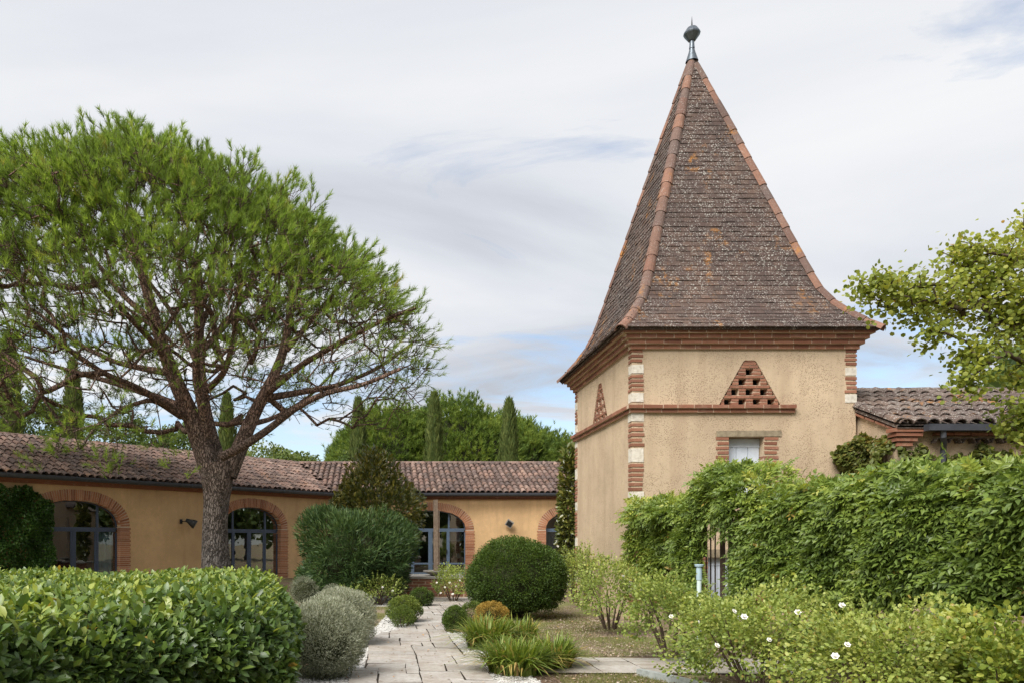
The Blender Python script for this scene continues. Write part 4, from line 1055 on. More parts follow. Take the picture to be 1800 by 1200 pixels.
for i in range(4):
    pts = [hip(i, q) for q in np.linspace(0, .97, 300)]
    cum = np.concatenate([[0], np.cumsum([(b - a).length for a, b in zip(pts[:-1], pts[1:])])])
    s = -0.05
    cen = Vector(((EX0 + EX1) / 2, (EY0 + EY1) / 2, 0))
    while s < cum[-1] - .1:
        k0 = int(np.argmin(abs(cum - max(s, 0)))); k1 = int(np.argmin(abs(cum - min(s + .36, cum[-1]))))
        d = (pts[k1] - pts[k0]).normalized()
        out = Vector((corners[i].x - AP.x, corners[i].y - AP.y, 0)).normalized()
        side = d.cross(out).normalized(); nv = side.cross(d).normalized()
        if nv.z < 0 and nv.dot(out) < 0: nv = -nv; side = -side
        if nv.dot(out) < 0: nv = -nv; side = -side
        wsc = 1.0 if s < cum[-1] - 1.2 else 0.85
        d2 = (d - nv * 0.045).normalized()
        ax = d2.cross(nv).normalized()
        base = pts[k0] if s >= 0 else pts[0] + d * s
        part('hip_tile', hm, roof, frame4(base + nv * (-.035) + nv * random.uniform(0, .008), ax * wsc, d2 * .96, nv * wsc * 1.15))
        s += .355
ap3 = Vector((AP.x, AP.y, 11.62))
mb = MB(); mb.lathe(ap3, [(.132, .04), (.105, .12), (.068, .24), (.046, .33)], 12); mb.build('finial_cone', 'zinc', tower, smooth=True)
mb = MB(); mb.lathe(ap3, [(.058, .32), (.05, .40), (.048, .49)], 12); mb.build('finial_stem', 'zinc', tower, smooth=True)
mb = MB(); mb.lathe(ap3, [(.04, .47), (.075, .485), (.165, .61), (.174, .635), (.165, .655), (.10, .755), (.04, .775)], 14); mb.build('finial_ball', 'zinc', tower)
mb = MB(); mb.lathe(ap3, [(.018, .77), (.014, .85), (.003, 1.0)], 8); mb.build('finial_spike', 'dark_metal', tower)

# ================================================================== ANNEX BESIDE THE TOWER
AXL = 8.87
annex = thing('annex', 'small annex with mossy barrel-tile roof joined to the tower behind the creeper', 'building', (11.5, 15.5, 0))
AYE, AZE, AYR, AZR = 13.10, 3.47, 15.7, 4.52
sl = (AZR - AZE) / (AYR - AYE)
roofz = lambda y_: AZE + (y_ - AYE) * sl
mb = MB(); X2 = 15.5
mb.add([(AXL, 13.26, 0), (X2, 13.26, 0), (X2, 13.26, 3.42), (AXL, 13.26, 3.42)], [(0, 1, 2, 3)])
mb.add([(AXL, 13.26, 0), (AXL, 13.26, 3.42), (AXL, AYR, roofz(AYR) - .09), (AXL, 18.2, 3.42), (AXL, 18.2, 0)], [(0, 1, 2, 3, 4)])
mb.add([(X2, 13.26, 0), (X2, 13.26, 3.42), (X2, AYR, roofz(AYR) - .09), (X2, 18.2, 3.42), (X2, 18.2, 0)], [(4, 3, 2, 1, 0)])
mb.add([(AXL, 18.2, 0), (X2, 18.2, 0), (X2, 18.2, 3.42), (AXL, 18.2, 3.42)], [(3, 2, 1, 0)])
mb.build('wall', 'tower_render', annex)
mb = MB()
for dz in (0, -.05):
    mb.add([(AXL - .09, AYE, AZE + dz), (X2, AYE, AZE + dz), (X2, AYR, AZR + dz), (AXL - .09, AYR, AZR + dz)], [(0, 1, 2, 3)])
    mb.add([(AXL - .0, AYR, AZR + dz), (X2, AYR, AZR + dz), (X2, 18.4, 3.44 + dz), (AXL, 18.4, 3.44 + dz)], [(0, 1, 2, 3)])
mb.add([(AXL - .09, AYE, AZE), (AXL - .09, AYE, AZE - .05), (AXL - .09, AYR, AZR - .05), (AXL - .09, AYR, AZR)], [(0, 1, 2, 3)])
aroof = mb.build('roof', 'old_canal_tile', annex)
upv = Vector((0, AYR - AYE, AZR - AZE)); SLA = upv.length; upv /= SLA; nv = Vector((1, 0, 0)).cross(upv).normalized()
mats = []
u = AXL + .06
while u < X2:
    for r_ in range(7):
        s = r_ * SLA / 7 - .02
        ax = (Vector((1, 0, 0)) + upv * random.uniform(-.07, .07)).normalized(); uy = (upv - nv * .07 + Vector((random.uniform(-.03, .03), 0, 0))).normalized()
        c = Vector((u + random.uniform(-.015, .015), AYE, AZE)) + upv * (s + random.uniform(-.03, .03)) + nv * (.035 + random.uniform(-.006, .012))
        mats.append(frame4(c, ax * random.uniform(.92, 1.08), uy * .98, ax.cross(uy) * 1.05))
    u += .232
emit(CT_V, CT_F, mats, aroof, 'tile', 'old_canal_tile', 300, NEAR(mats), 'far_tiles')
u = AXL - .3
while u < X2:
    c = Vector((u, AYR, AZR + .01)); part('ridge_tile', np_mesh('ridge_tile', np.array(CT_V), CT_F, 'old_canal_tile'), aroof, frame4(c, Vector((0, 1.2, random.uniform(-.05, .05))), Vector((1.0, 0, random.uniform(-.03, .03))), Vector((0, 0, 1.1)))); u += .42
s = 0.0
vm = np_mesh('verge_tile', np.array(CT_V), CT_F, 'old_canal_tile')
while s < 1.4:
    part('verge_tile', vm, aroof, frame4(Vector((AXL - .03, AYE, AZE)) + upv * s + nv * .05, Vector((1, 0, 0)), (upv - nv * .06).normalized(), nv)); s += .37
# gable edge bricks and corner bricks, gutter, scalloped eave course
for k in range(4):
    brick(annex, Vector((AXL - .02, 13.30 + k * .29, roofz(13.30 + k * .29) - .10)), (.11, 0, 0), upv * .28, nv * .035, 'brick')
for k, z in enumerate((3.40, 3.32, 3.24, 3.16)):
    ln = (.50, .46, .36, .26)[k]
    brick(annex, (AXL + ln / 2 - .02 - .03 * (3 - k), 13.26 - (.10, .08, .05, .02)[k] + .08, z), (ln, 0, 0), (0, .24, 0), (0, 0, .062))
x = AXL + .62
while x < X2 - .3:
    brick(annex, (x + .14, 13.23, 3.33), (.28, 0, 0), (0, .16, 0), (0, 0, .05)); x += .295
cu_v, cu_f = canal_unit(.21, .18, .095, .22, .014, 6)
cm = np_mesh('eave_tile', np.array(cu_v), cu_f, 'old_canal_tile')
x = AXL + .68
while x < X2 - .3:
    part('eave_tile', cm, annex, frame4((x, 13.12, 3.175), (1, 0, 0), (0, 1, 0), (0, 0, 1))); x += .24
mb = MB(); mb.box((AXL + .35, 12.93, 3.36), (X2, 12.945, 3.47)); mb.box((AXL + .35, 13.055, 3.36), (X2, 13.07, 3.47)); mb.box((AXL + .35, 12.9455, 3.36), (X2, 13.0545, 3.372)); mb.box((AXL + .335, 12.93, 3.36), (AXL + .3495, 13.07, 3.47))
gt = mb.build('gutter', 'gutter_metal', annex)
mb = MB(); mb.tube([(AXL + .62, 13.0, 3.37), (AXL + .62, 13.0, 3.26), (AXL + .70, 13.10, 3.14), (AXL + .74, 13.17, 3.05), (AXL + .74, 13.19, 0.05)], .045, 10); mb.build('downpipe', 'gutter_metal', annex)

# ================================================================== TREES
def grow_tree(root_pts, tips, maxseg=0.6, tip_r=0.012, expo=2.3, lift=0.0):
    """root_pts: list of (polyline, parent polyline index or None). Every tip is joined to the nearest limb already there.
    Returns nodes, parents, radii by the pipe model."""
    nodes, par = [], []
    for pl, pa in root_pts:
        prev = None
        if pa is not None:
            d = [(Vector(nodes[k]) - Vector(pl[0])).length for k in range(len(nodes))]
            prev = int(np.argmin(d))
        for a, b in zip(pl[:-1], pl[1:]):
            a, b = Vector(a), Vector(b); n_ = max(1, int((b - a).length / maxseg))
            if prev is None: nodes.append(tuple(a)); par.append(-1); prev = 0
            for k in range(1, n_ + 1):
                nodes.append(tuple(a.lerp(b, k / n_))); par.append(prev); prev = len(nodes) - 1
    n_root = len(nodes)
    N = np.array(nodes); 
    cen = N[0] + np.array([0, 0, 3.0])
    order = np.argsort(np.linalg.norm(tips - cen, axis=1))
    ends = []
    buf = np.zeros((len(tips) * 8 + n_root + 10, 3)); buf[:n_root] = N; cnt = n_root
    low_ok = 4
    for ti in order:
        tp = tips[ti]
        v = buf[low_ok:cnt] - tp
        d = np.linalg.norm(v, axis=1)
        cost = d + 0.25 * np.maximum(0, v[:, 2]) * 1.2
        k = int(np.argmin(cost)) + low_ok
        p0 = buf[k]; L = np.linalg.norm(tp - p0); m_ = int(min(7, max(1, round(L / maxseg))))
        prev = k
        perp = rng.normal(0, 0.07, 3) * L
        for s in range(1, m_ + 1):
            f_ = s / m_
            q = p0 + (tp - p0) * f_ + perp * math.sin(math.pi * f_) + np.array([0, 0, lift * L * (f_ * f_ - f_)])
            buf[cnt] = q; par.append(prev); prev = cnt; cnt += 1
        ends.append((ti, prev))
    N = buf[:cnt]; par = np.array(par)
    load = np.zeros(cnt)
    for ti, e_ in ends: load[e_] += 1
    for k in range(cnt - 1, 0, -1):
        if par[k] >= 0: load[par[k]] += load[k]
    rad = tip_r * np.maximum(load, 1) ** (1 / expo)
    return N, par, rad, ends, n_root
def limb_mesh(name, mat, N, par, rad, sel=None, sides=6):
    """one tapering sleeve per segment"""
    idx = np.array([k for k in range(len(N)) if par[k] >= 0 and (sel is None or sel[k])])
    A, B = N[par[idx]], N[idx]; ra, rb = np.minimum(rad[par[idx]], rad[idx] * 1.35), rad[idx]
    D = unit(B - A); ref = np.where(np.abs(D[:, 2:3]) > .9, np.array([[1., 0, 0]]), np.array([[0, 0, 1.]]))
    S = unit(np.cross(D, ref)); U = np.cross(S, D)
    ang = np.arange(sides) * 2 * np.pi / sides
    ring = S[:, None] * np.cos(ang)[None, :, None] + U[:, None] * np.sin(ang)[None, :, None]
    V = np.concatenate([(A - D * ra[:, None] * .3)[:, None] + ring * ra[:, None, None], (B + D * rb[:, None] * .3)[:, None] + ring * rb[:, None, None]], 1)
    f_ = np.array([(k, (k + 1) % sides, sides + (k + 1) % sides, sides + k) for k in range(sides)])
    FF = (f_[None] + (np.arange(len(idx)) * 2 * sides)[:, None, None]).reshape(-1, 4)
    return np_mesh(name, V.reshape(-1, 3), FF, mat, None, True)
def trunk_mesh(name, mat, pts, rad, sides=14, rough=0.06, seed=0.0):
    """a smooth, slightly fluted trunk through the points"""
    P = np.array([tuple(p) for p in pts], float); t_ = np.linspace(0, 1, len(P)); tt = np.linspace(0, 1, len(P) * 5)
    def sm(a):
        o = np.stack([np.interp(tt, t_, a[:, i]) for i in range(a.shape[1])], 1)
        k = np.array([1, 2, 3, 2, 1]) / 9; pd = np.pad(o, ((2, 2), (0, 0)), 'edge')
        return sum(pd[i:i + len(o)] * k[i] for i in range(5))
    Q = sm(P); r_ = sm(np.array(rad, float)[:, None])[:, 0]
    D = unit(np.gradient(Q, axis=0)); S = unit(np.cross(D, np.array([0.2, 1, 0.1]))); U = np.cross(S, D)
    a = np.arange(sides) * 2 * np.pi / sides
    fl = 1 + rough * np.sin(a[None] * 3 + seed + tt[:, None] * 3) + rough * .6 * np.sin(a[None] * 5 + tt[:, None] * 9)
    V = Q[:, None] + (S[:, None] * np.cos(a)[None, :, None] + U[:, None] * np.sin(a)[None, :, None]) * (r_[:, None] * fl)[..., None]
    n = len(Q); FF = [(i * sides + k, i * sides + (k + 1) % sides, (i + 1) * sides + (k + 1) % sides, (i + 1) * sides + k) for i in range(n - 1) for k in range(sides)]
    return np_mesh(name, V.reshape(-1, 3), FF, mat, None, True)
def tufts(P, O, per, ln, wd, spread, shoot):
    """needles round short shoots: shoot base P, direction O"""
    n = len(P); i = np.repeat(np.arange(n), per); m_ = len(i)
    f_ = rng.random(m_)
    base = P[i] + O[i] * (f_ * shoot)[:, None]
    D = unit(O[i] * 1.0 + rdir(m_) * spread)
    return base, D, rdir(m_), ln * rng.uniform(.7, 1.15, m_), wd, i

# ---- the big umbrella pine
PY = 22.0
pine = thing('umbrella_pine', 'large umbrella pine with forked trunk and domed crown in front of the wing', 'tree', (-4.74, PY, 0))
px3 = lambda x_, y_, dy=0.0: at(x_, y_, PY + dy)
tb = [px3(382, 1052), px3(379, 1000), px3(378, 930), px3(381, 880), px3(383, 845), px3(380, 812)]
part('trunk', trunk_mesh('trunk', 'pine_bark', tb, [.52, .41, .35, .36, .44, .47], 20, .05), pine)
limbs = [   # pixel polylines with depth offsets and end radii
 ([(372, 830, 0), (352, 775, -.1), (335, 728, -.3), (312, 675, -.6), (292, 625, -.9), (272, 560, -1.2), (250, 480, -1.4), (235, 400, -1.6)], .34, .10),
 ([(388, 830, .1), (372, 775, .3), (360, 725, .5), (352, 660, .8), (350, 600, 1.0), (352, 530, 1.3), (345, 440, 1.6)], .27, .09),
 ([(366, 770, -.15), (357, 720, -.5), (345, 668, -.8), (345, 620, -1.1), (348, 560, -1.5), (338, 480, -2.0)], .17, .06),
 ([(398, 838, 0), (415, 800, .1), (432, 758, .2), (452, 715, .3), (478, 668, .4), (496, 625, .6), (508, 570, .8), (515, 490, 1.0)], .29, .09),
 ([(388, 803, -.5), (425, 785, -1.0), (468, 757, -1.7), (520, 716, -2.5), (570, 690, -3.0), (640, 676, -3.4), (710, 645, -3.6)], .14, .04),
 ([(330, 735, -.4), (290, 708, -1.0), (240, 680, -1.7), (180, 655, -2.5), (115, 610, -3.3), (50, 560, -4.0)], .13, .04),
 ([(318, 715, -.3), (270, 695, .4), (200, 672, 1.0), (120, 650, 1.6), (40, 625, 2.2)], .13, .04),
 ([(300, 655, -.6), (255, 648, -.2), (200, 636, .3), (130, 600, 1.0), (60, 545, 1.5)], .11, .04),
 ([(322, 735, -.3), (268, 700, -1.2), (210, 718, -2.4), (165, 752, -3.4), (140, 790, -4.0)], .08, .025),
 ([(462, 700, .3), (520, 690, .9), (590, 678, 1.6), (660, 650, 2.2), (730, 600, 2.8)], .12, .04),
 ([(470, 690, .3), (530, 640, -.6), (600, 600, -1.4), (680, 560, -2.2), (735, 540, -2.6)], .11, .04),
 ([(500, 620, .6), (550, 560, .6), (600, 500, .5), (640, 450, .4)], .09, .04),
 ([(352, 620, 1.0), (400, 570, 1.8), (440, 500, 2.6), (455, 420, 3.2)], .10, .04),
 ([(348, 700, .6), (395, 655, -.6), (410, 600, -1.6), (420, 520, -2.6), (425, 440, -3.2)], .11, .04),
 ([(275, 570, -1.1), (215, 520, -1.0), (160, 450, -.8), (110, 380, -.6)], .09, .04),
 ([(290, 625, -.9), (230, 560, -2.4), (170, 500, -3.6), (110, 430, -4.4)], .09, .04),
 ([(352, 650, .8), (310, 560, 2.4), (250, 480, 3.8), (180, 400, 4.6)], .10, .04),
 ([(350, 590, 1.0), (380, 500, 2.4), (420, 400, 3.4)], .08, .04),
 ([(440, 745, .2), (480, 735, 1.6), (540, 700, 3.0), (600, 640, 4.0)], .09, .035),
]
root = []
for pts, r0, r1 in limbs:
    pl = [px3(*p) for p in pts]
    rr = [r0 + (r1 - r0) * (k / (len(pl) - 1)) ** .8 for k in range(len(pl))]
    part('limb', trunk_mesh('limb', 'pine_bark', pl, rr, 10, .05, r0 * 40), pine)
    root.append((pl[1:], None if not root else 0))
E1 = (np.array([-7.25, 22.0, 7.05]), np.array([7.0, 5.6, 5.35]))
E2 = (np.array([-2.45, 21.6, 6.3]), np.array([3.95, 4.2, 3.35]))
def crown_level(P):
    a = np.linalg.norm((P - E1[0]) / E1[1], axis=1); b = np.linalg.norm((P - E2[0]) / E2[1], axis=1)
    return np.minimum(a, b) * (1 - .045 * wob(P, .8, 2.0))
n = 26000
P = np.column_stack([rng.uniform(-15, 2, n), rng.uniform(15.2, 28.8, n), rng.uniform(4.6, 14.2, n)])
lv = crown_level(P)
floor_ = 5.6 + .8 * wob(P, .5, 5.0)
w_ = np.where(lv > 1.0, 0, np.where(lv > .82, 1.0, np.where(lv > .6, .13, .04)))
w_ = np.where(P[:, 2] < floor_, 0, w_) * np.where(P[:, 2] < 8.0, np.where(lv > .86, .75, .30), 1.0)
up_ = np.maximum((P[:, 2] - E1[0][2]) / E1[1][2], (P[:, 2] - E2[0][2]) / E2[1][2])
w_ = w_ * np.interp(up_ + .12 * wob(P, 1.0, 7.0), [-.2, .10, .45, .7], [.14, .24, .66, 1.0])
tips = P[rng.random(n) < w_ * .75]
# low sprays on the limb that droops over the roof
sp = np.array(px3(160, 775, -3.7)) + rng.normal(size=(26, 3)) * np.array([.8, .8, .32]); tips = np.vstack([tips, sp])
# the twiggy, thinly needled underside
n2_ = 9000
P2 = np.column_stack([rng.uniform(-14.5, 2, n2_), rng.uniform(16, 28, n2_), rng.uniform(4.7, 8.6, n2_)])
l2 = crown_level(P2); f2 = 5.0 + .5 * wob(P2, .5, 5.0) - .35 * (P2[:, 0] > -2.0)
P2 = P2[(l2 < 1.0) & (l2 > .62) & (P2[:, 2] > f2) & (rng.random(n2_) < .62)]
n_main = len(tips)
tips = np.vstack([tips, P2])
# keep tips apart
keep = []; grid = {}
for i, q in enumerate(tips):
    kx = tuple((q // .40).astype(int))
    if kx in grid: continue
    grid[kx] = 1; keep.append(i)
keep = np.array(keep); thin = keep >= n_main
tips = tips[keep]
CL = .95
cellk = np.floor((tips + np.array([.3, .2, .1])) / CL)
hsh = np.sin(cellk @ np.array([12.9898, 78.233, 37.719])) * 43758.5453; hsh = hsh - np.floor(hsh)
hs2 = np.sin(cellk @ np.array([39.346, 11.135, 83.155])) * 24634.6345; hs2 = hs2 - np.floor(hs2)
hs3 = np.sin(cellk @ np.array([73.156, 52.235, 9.151])) * 31415.927; hs3 = hs3 - np.floor(hs3)
ccen = (cellk + .5 + (np.column_stack([hsh, hs2, hs3]) - .5) * .6) * CL - np.array([.3, .2, .1])
shrink = np.where(thin, .95, .66)[:, None]
tips = ccen + (tips - ccen) * shrink
Nn, par_, rad_, ends, nr = grow_tree(root, tips, .55, .0078, 2.4, .18)
sel = np.zeros(len(Nn), bool); sel[nr:] = True
part('branches', limb_mesh('branches', 'pine_bark', Nn, par_, rad_, sel, 5), pine)
cc = np.array([-6.2, 22.0, 6.0])
per_tip = 7
ti = np.repeat(np.arange(len(tips)), per_tip)
kq = (~thin[ti]) | (rng.random(len(ti)) < .28); ti = ti[kq]
Q = tips[ti] + rng.normal(size=(len(ti), 3)) * np.array([.21, .21, .17])
lvq = crown_level(Q)
O = unit(unit(Q - cc) * .65 + unit(Q - ccen[ti]) * .55 + np.array([0, 0, .60]) + rdir(len(Q)) * .35)
A = tips[ti] - unit(tips[ti] - cc) * .22
Bv = Q
tw_n = np.empty((len(Q) * 2, 3)); tw_n[0::2] = A; tw_n[1::2] = Bv + O * .06
tw_p = np.full(len(Q) * 2, -1); tw_p[1::2] = np.arange(0, len(Q) * 2, 2)
part('twigs', limb_mesh('twigs', 'twig', tw_n, tw_p, np.full(len(tw_n), .0075), None, 3), pine)
outer = lvq > .80
per = 56
b_, D_, N_, L_, wd_, ii = tufts(Q, O, per, .185, .0150, .72, .22)
keepn = (rng.random(len(ii)) < np.where(outer[ii], 1.0, .55) * np.interp(Q[ii, 2], [5.5, 7.5, 9.5], [.40, .55, 1.0]) * np.where(thin[ti][ii], .62, 1.0))
tt_ = rng.normal(.50, .14, len(Q)) + .14 * wob(Q, 1.6, 1.0) + .30 * (hsh[ti] - .5)
tint = tt_[ii] + rng.normal(0, .10, len(ii))
kk = keepn
part('crown', leaf_mesh('crown', 'pine_needle', b_[kk], D_[kk], N_[kk], L_[kk], wd_, 'needle', tint[kk]), pine)

# ---- pines far behind the roofs
def far_pine(px_, top, Y, rx, label, seed, low=0.0):
    X = (px_ - CX) / F * Y; zt = H + (CY - top) / F * Y
    th = thing('far_pine', label, 'tree', (X, Y, 0), 'pines behind the roofs')
    part('trunk', trunk_mesh('trunk', 'pine_bark', [(X, Y, -.1), (X + .2, Y, zt * .35), (X - .1, Y, zt * .62), (X, Y, zt * .85)], [.35, .30, .22, .08], 10), th)
    rz = zt * .44; c = np.array([X, Y, zt - rz]); rad = np.array([rx, rx * .9, rz])
    K = rdir(1500); K = K[(K[:, 2] > -.85) & (K[:, 1] < .55)][:760]
    C = c + K * rad * (1 + .08 * wob(K, 2.6, seed) - np.abs(rng.normal(0, .07, len(K))))[:, None]
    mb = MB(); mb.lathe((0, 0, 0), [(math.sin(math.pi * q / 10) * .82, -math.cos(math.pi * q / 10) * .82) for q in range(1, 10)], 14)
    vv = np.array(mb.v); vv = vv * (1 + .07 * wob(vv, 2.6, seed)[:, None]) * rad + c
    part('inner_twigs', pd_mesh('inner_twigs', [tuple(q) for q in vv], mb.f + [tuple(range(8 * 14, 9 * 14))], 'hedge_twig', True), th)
    for k in range(9):
        e_ = Vector(C[k * 11]); s_ = Vector((X, Y, zt * random.uniform(.3, .6)))
        mb = MB(); mb.tube([s_, s_.lerp(e_, .5) + Vector((0, 0, -.3)), e_], [.13, .09, .03], 5); mb.build('limb', 'pine_bark', th)
    i = np.repeat(np.arange(len(C)), 9)
    Qq = C[i] + rng.normal(size=(len(i), 3)) * .34
    Oo = unit(K[i] + np.array([0, 0, .8]) + rdir(len(i)) * .4)
    b_, D_, N_, L_, w_, ii = tufts(Qq, Oo, 12, .34, .060, .7, .26)
    ct = rng.normal(.5, .20, len(C)) + .22 * wob(C, 1.1, seed)
    part('crown', leaf_mesh('crown', 'far_pine_needle', b_, D_, N_, L_, w_, 'needle', ct[i][ii] + rng.normal(0, .12, len(ii))), th)
for args in ((690, 722, 60, 4.9, 'broad round pine behind the roof, between the first and second cypress', 1.0), (802, 713, 60, 4.9, 'tallest round pine behind the roof, between the second and third cypress', 2.0), (880, 735, 63, 4.2, 'round pine rising just behind the third cypress', 3.0),
             (950, 768, 66, 4.2, 'lower pine beyond the third cypress, towards the tower', 4.0), (1012, 785, 66, 3.6, 'low pine half hidden by the corner of the tower', 5.0), (628, 762, 64, 2.4, 'small dark pine standing behind the first cypress', 6.0)):
    far_pine(*args)
# ---- cypresses
def cypress(px_, top, Y, hw, label):
    X = (px_ - CX) / F * Y; zt = H + (CY - top) / F * Y; r0 = hw * .86 / F * Y
    th = thing('cypress', label, 'tree', (X, Y, 0), 'cypresses behind the roofs')
    part('trunk', trunk_mesh('trunk', 'pine_bark', [(X, Y, -.1), (X, Y, zt * .5), (X, Y, zt * .9)], [.16, .10, .03], 8), th)
    n = 7000
    h_ = rng.random(n) ** .9
    prof = np.interp(h_, [0, .1, .55, .8, .94, 1], [.85, 1.05, 1.05, .82, .42, .05])
    a = rng.uniform(0, 6.283, n)
    rr_ = r0 * prof * (1 + .14 * np.sin(a * 3 + h_ * 14 + px_) + .10 * np.sin(a * 5 - h_ * 31)) * (1 - np.abs(rng.normal(0, .10, n)))
    Pp = np.column_stack([X + np.cos(a) * rr_, Y + np.sin(a) * rr_, h_ * zt])
    Oo = np.column_stack([np.cos(a), np.sin(a), np.zeros(n)])
    Dd = unit(Oo * .38 + np.array([0, 0, 1.0]) + rdir(n) * .22)
    part('crown', leaf_mesh('crown', 'cypress_spray', Pp, Dd, unit(Oo + rdir(n) * .4), rng.uniform(.22, .55, n), rng.uniform(.06, .13, n), 'diamond', rng.normal(.5, .2, n) + .12 * np.sin(a * 6 + px_)), th)
for args in ((14, 592, 38, 23, 'thick cypress rising behind the roof next to a leafy round tree'), (128, 640, 40, 17.5, 'slim cypress behind the roof, seen through the low pine branches'), (399, 700, 42, 15.5, 'cypress behind the roof, in the fork of the pine trunk'),
             (630, 706, 46, 14.5, 'first cypress along the roof from the umbrella pine towards the tower'), (763, 697, 46, 15, 'second cypress along the roof from the umbrella pine towards the tower'), (895, 708, 46, 16, 'third cypress along the roof, nearest to the tower')):
    cypress(*args)
# ---- broad-leaved trees far behind
def far_tree(px_, top, Y, w, label, mat='far_tree_leaf', tm=.45, n=9000, hf=.62):
    X = (px_ - CX) / F * Y; zt = H + (CY - top) / F * Y
    th = thing('broadleaf_tree', label, 'tree', (X, Y, 0), 'leafy trees behind the roofs')
    part('trunk', trunk_mesh('trunk', 'pine_bark', [(X, Y, -.1), (X + .1, Y, zt * .4), (X, Y, zt * .75)], [.24, .18, .06], 8), th)
    rz = zt * hf / 2; c = np.array([X, Y, zt - rz])
    Pp, Oo, ci = shrub_points(c, (w / 2, w / 2, rz), n, 170, .26, .5, -.9, .2, 1, px_)
    for k in range(8):
        e_ = Vector(Pp[k * 97]); s_ = Vector((X, Y, zt * random.uniform(.25, .5)))
        mb = MB(); mb.tube([s_, s_.lerp(e_, .5), e_], [.07, .05, .015], 5); mb.build('limb', 'twig', th)
    ct = rng.normal(0, .15, 600)
    part('crown', leaf_mesh('crown', mat, Pp, unit(Oo + rdir(n) * .8), unit(Oo + rdir(n) * .6 + np.array([0, 0, .4])), rng.uniform(.12, .24, n), rng.uniform(.08, .16, n), 'round', tm + ct[ci] + rng.normal(0, .15, n)), th)
for args in ((66, 690, 46, 3.4, 'dark leafy round tree behind the roof between two cypresses', 'far_tree_leaf', .25), (215, 735, 50, 4.0, 'pale leafy tree behind the roof, under the lowest pine branches'), (300, 752, 50, 4.0, 'leafy tree behind the roof, left of the pine trunk fork'.replace('left of', 'close to')),
             (476, 782, 52, 4.4, 'yellowish leafy tree peeping over the roof beside the forked trunk', 'far_tree_leaf', .7), (535, 795, 52, 2.6, 'low leafy treetop just over the roof valley', 'far_tree_leaf', .65), (604, 795, 52, 1.6, 'little dark treetop just before the first cypress', 'far_tree_leaf', .3, 3000)):
    far_tree(*args)

# ---- trees behind the photographer and beyond the tower: they show only in the door glass
def glass_tree(X, Y, h_, w, cat_label):
    th = thing('garden_tree', cat_label, 'tree', (X, Y, 0), 'garden trees mirrored in the door glass')
    part('trunk', trunk_mesh('trunk', 'pine_bark', [(X, Y, -.1), (X + .1, Y, h_ * .4), (X, Y, h_ * .75)], [.24, .18, .06], 8), th)
    Pp, Oo, ci = shrub_points((X, Y, h_ * .58), (w / 2, w / 2, h_ * .42), 5000, 170, .3, .5, -.9, .2, 1, X)
    n = len(Pp)
    part('crown', leaf_mesh('crown', 'far_tree_leaf', Pp, unit(Oo + rdir(n) * .8), unit(Oo + rdir(n) * .6), rng.uniform(.25, .5, n), rng.uniform(.2, .35, n), 'round', .4 + rng.normal(0, .2, n)), th)
for X, Y, h_, w in ((-14, -14, 8, 7), (-4, -20, 9, 8), (5, -17, 8, 7), (13, -14, 9, 8), (22, -4, 8, 7), (24, 6, 8, 7), (22, 14, 7, 6), (20, 21, 7, 6), (24, 27, 8, 7)):
    glass_tree(X, Y, h_, w, 'broad leafy garden tree mirrored in the glass of the arched doors')

# ---- redbud-like tree reaching in from the side
rb = thing('leafy_tree', 'yellow-green round-leaved tree reaching over the annex roof', 'tree', (10.6, 10.6, 0))
tk = [(10.6, 10.6, -.1), (10.45, 10.6, 1.0), (10.3, 10.55, 2.2), (10.1, 10.5, 3.2)]
part('trunk', trunk_mesh('trunk', 'twig', tk, [.20, .17, .15, .12], 10), rb)
def rbp(x_, y_, Y_): return tuple(at(x_, y_, Y_))
lims = [[tk[2], rbp(1850, 640, 10.4), rbp(1780, 560, 10.2), rbp(1700, 500, 10.0), rbp(1600, 500, 9.9), rbp(1520, 492, 9.8)],
        [tk[3], rbp(1880, 520, 10.3), rbp(1800, 460, 10.2), rbp(1740, 435, 10.1), rbp(1690, 425, 10.0)],
        [tk[2], rbp(1840, 660, 10.2), rbp(1770, 620, 9.9), rbp(1730, 640, 9.7), rbp(1700, 672, 9.6)],
        [tk[1], rbp(1880, 740, 10.3), rbp(1810, 720, 10.0), rbp(1760, 740, 9.8)],
        [tk[3], rbp(1900, 450, 10.6), rbp(1830, 400, 10.6), rbp(1800, 385, 10.6)]]
rroot = [(lims[0], None)] + [(l_, 0) for l_ in lims[1:]]
def blob(x_, y_, Y_, rx, ry, n_):
    c = np.array(at(x_, y_, Y_)); s = Y_ / F
    return c + rdir(n_) * (rng.random((n_, 1)) ** .4) * np.array([rx * s, (rx + ry) / 2 * s, ry * s])
rt = np.vstack([blob(1535, 505, 9.8, 42, 26, 26), blob(1600, 520, 9.9, 55, 42, 44), blob(1680, 520, 10.0, 65, 55, 52), blob(1690, 445, 10, 40, 25, 20), blob(1760, 470, 10.1, 70, 55, 70), blob(1770, 560, 10.0, 60, 55, 60),
                blob(1715, 625, 9.7, 30, 30, 26), blob(1700, 668, 9.6, 20, 26, 16), blob(1640, 590, 9.8, 24, 18, 12), blob(1830, 430, 10.4, 70, 60, 60), blob(1850, 560, 10.3, 60, 90, 70), blob(1800, 660, 10, 30, 30, 14),
                blob(1812, 735, 9.9, 46, 44, 64), blob(1860, 720, 10.1, 60, 60, 50)])
Nn, par_, rad_, ends, nr = grow_tree(rroot, rt, .3, .0055, 2.3, 0)
part('branches', limb_mesh('branches', 'twig', Nn, par_, rad_, None, 5), rb)
per = 19
ti = np.repeat(np.arange(len(rt)), per); n = len(ti)
Pp = rt[ti] + rng.normal(size=(n, 3)) * .092
Dd = unit(rdir(n) + np.array([-.15, 0, -.55])); Nv = unit(rdir(n) * .8 + np.array([-.2, -.4, .6]))
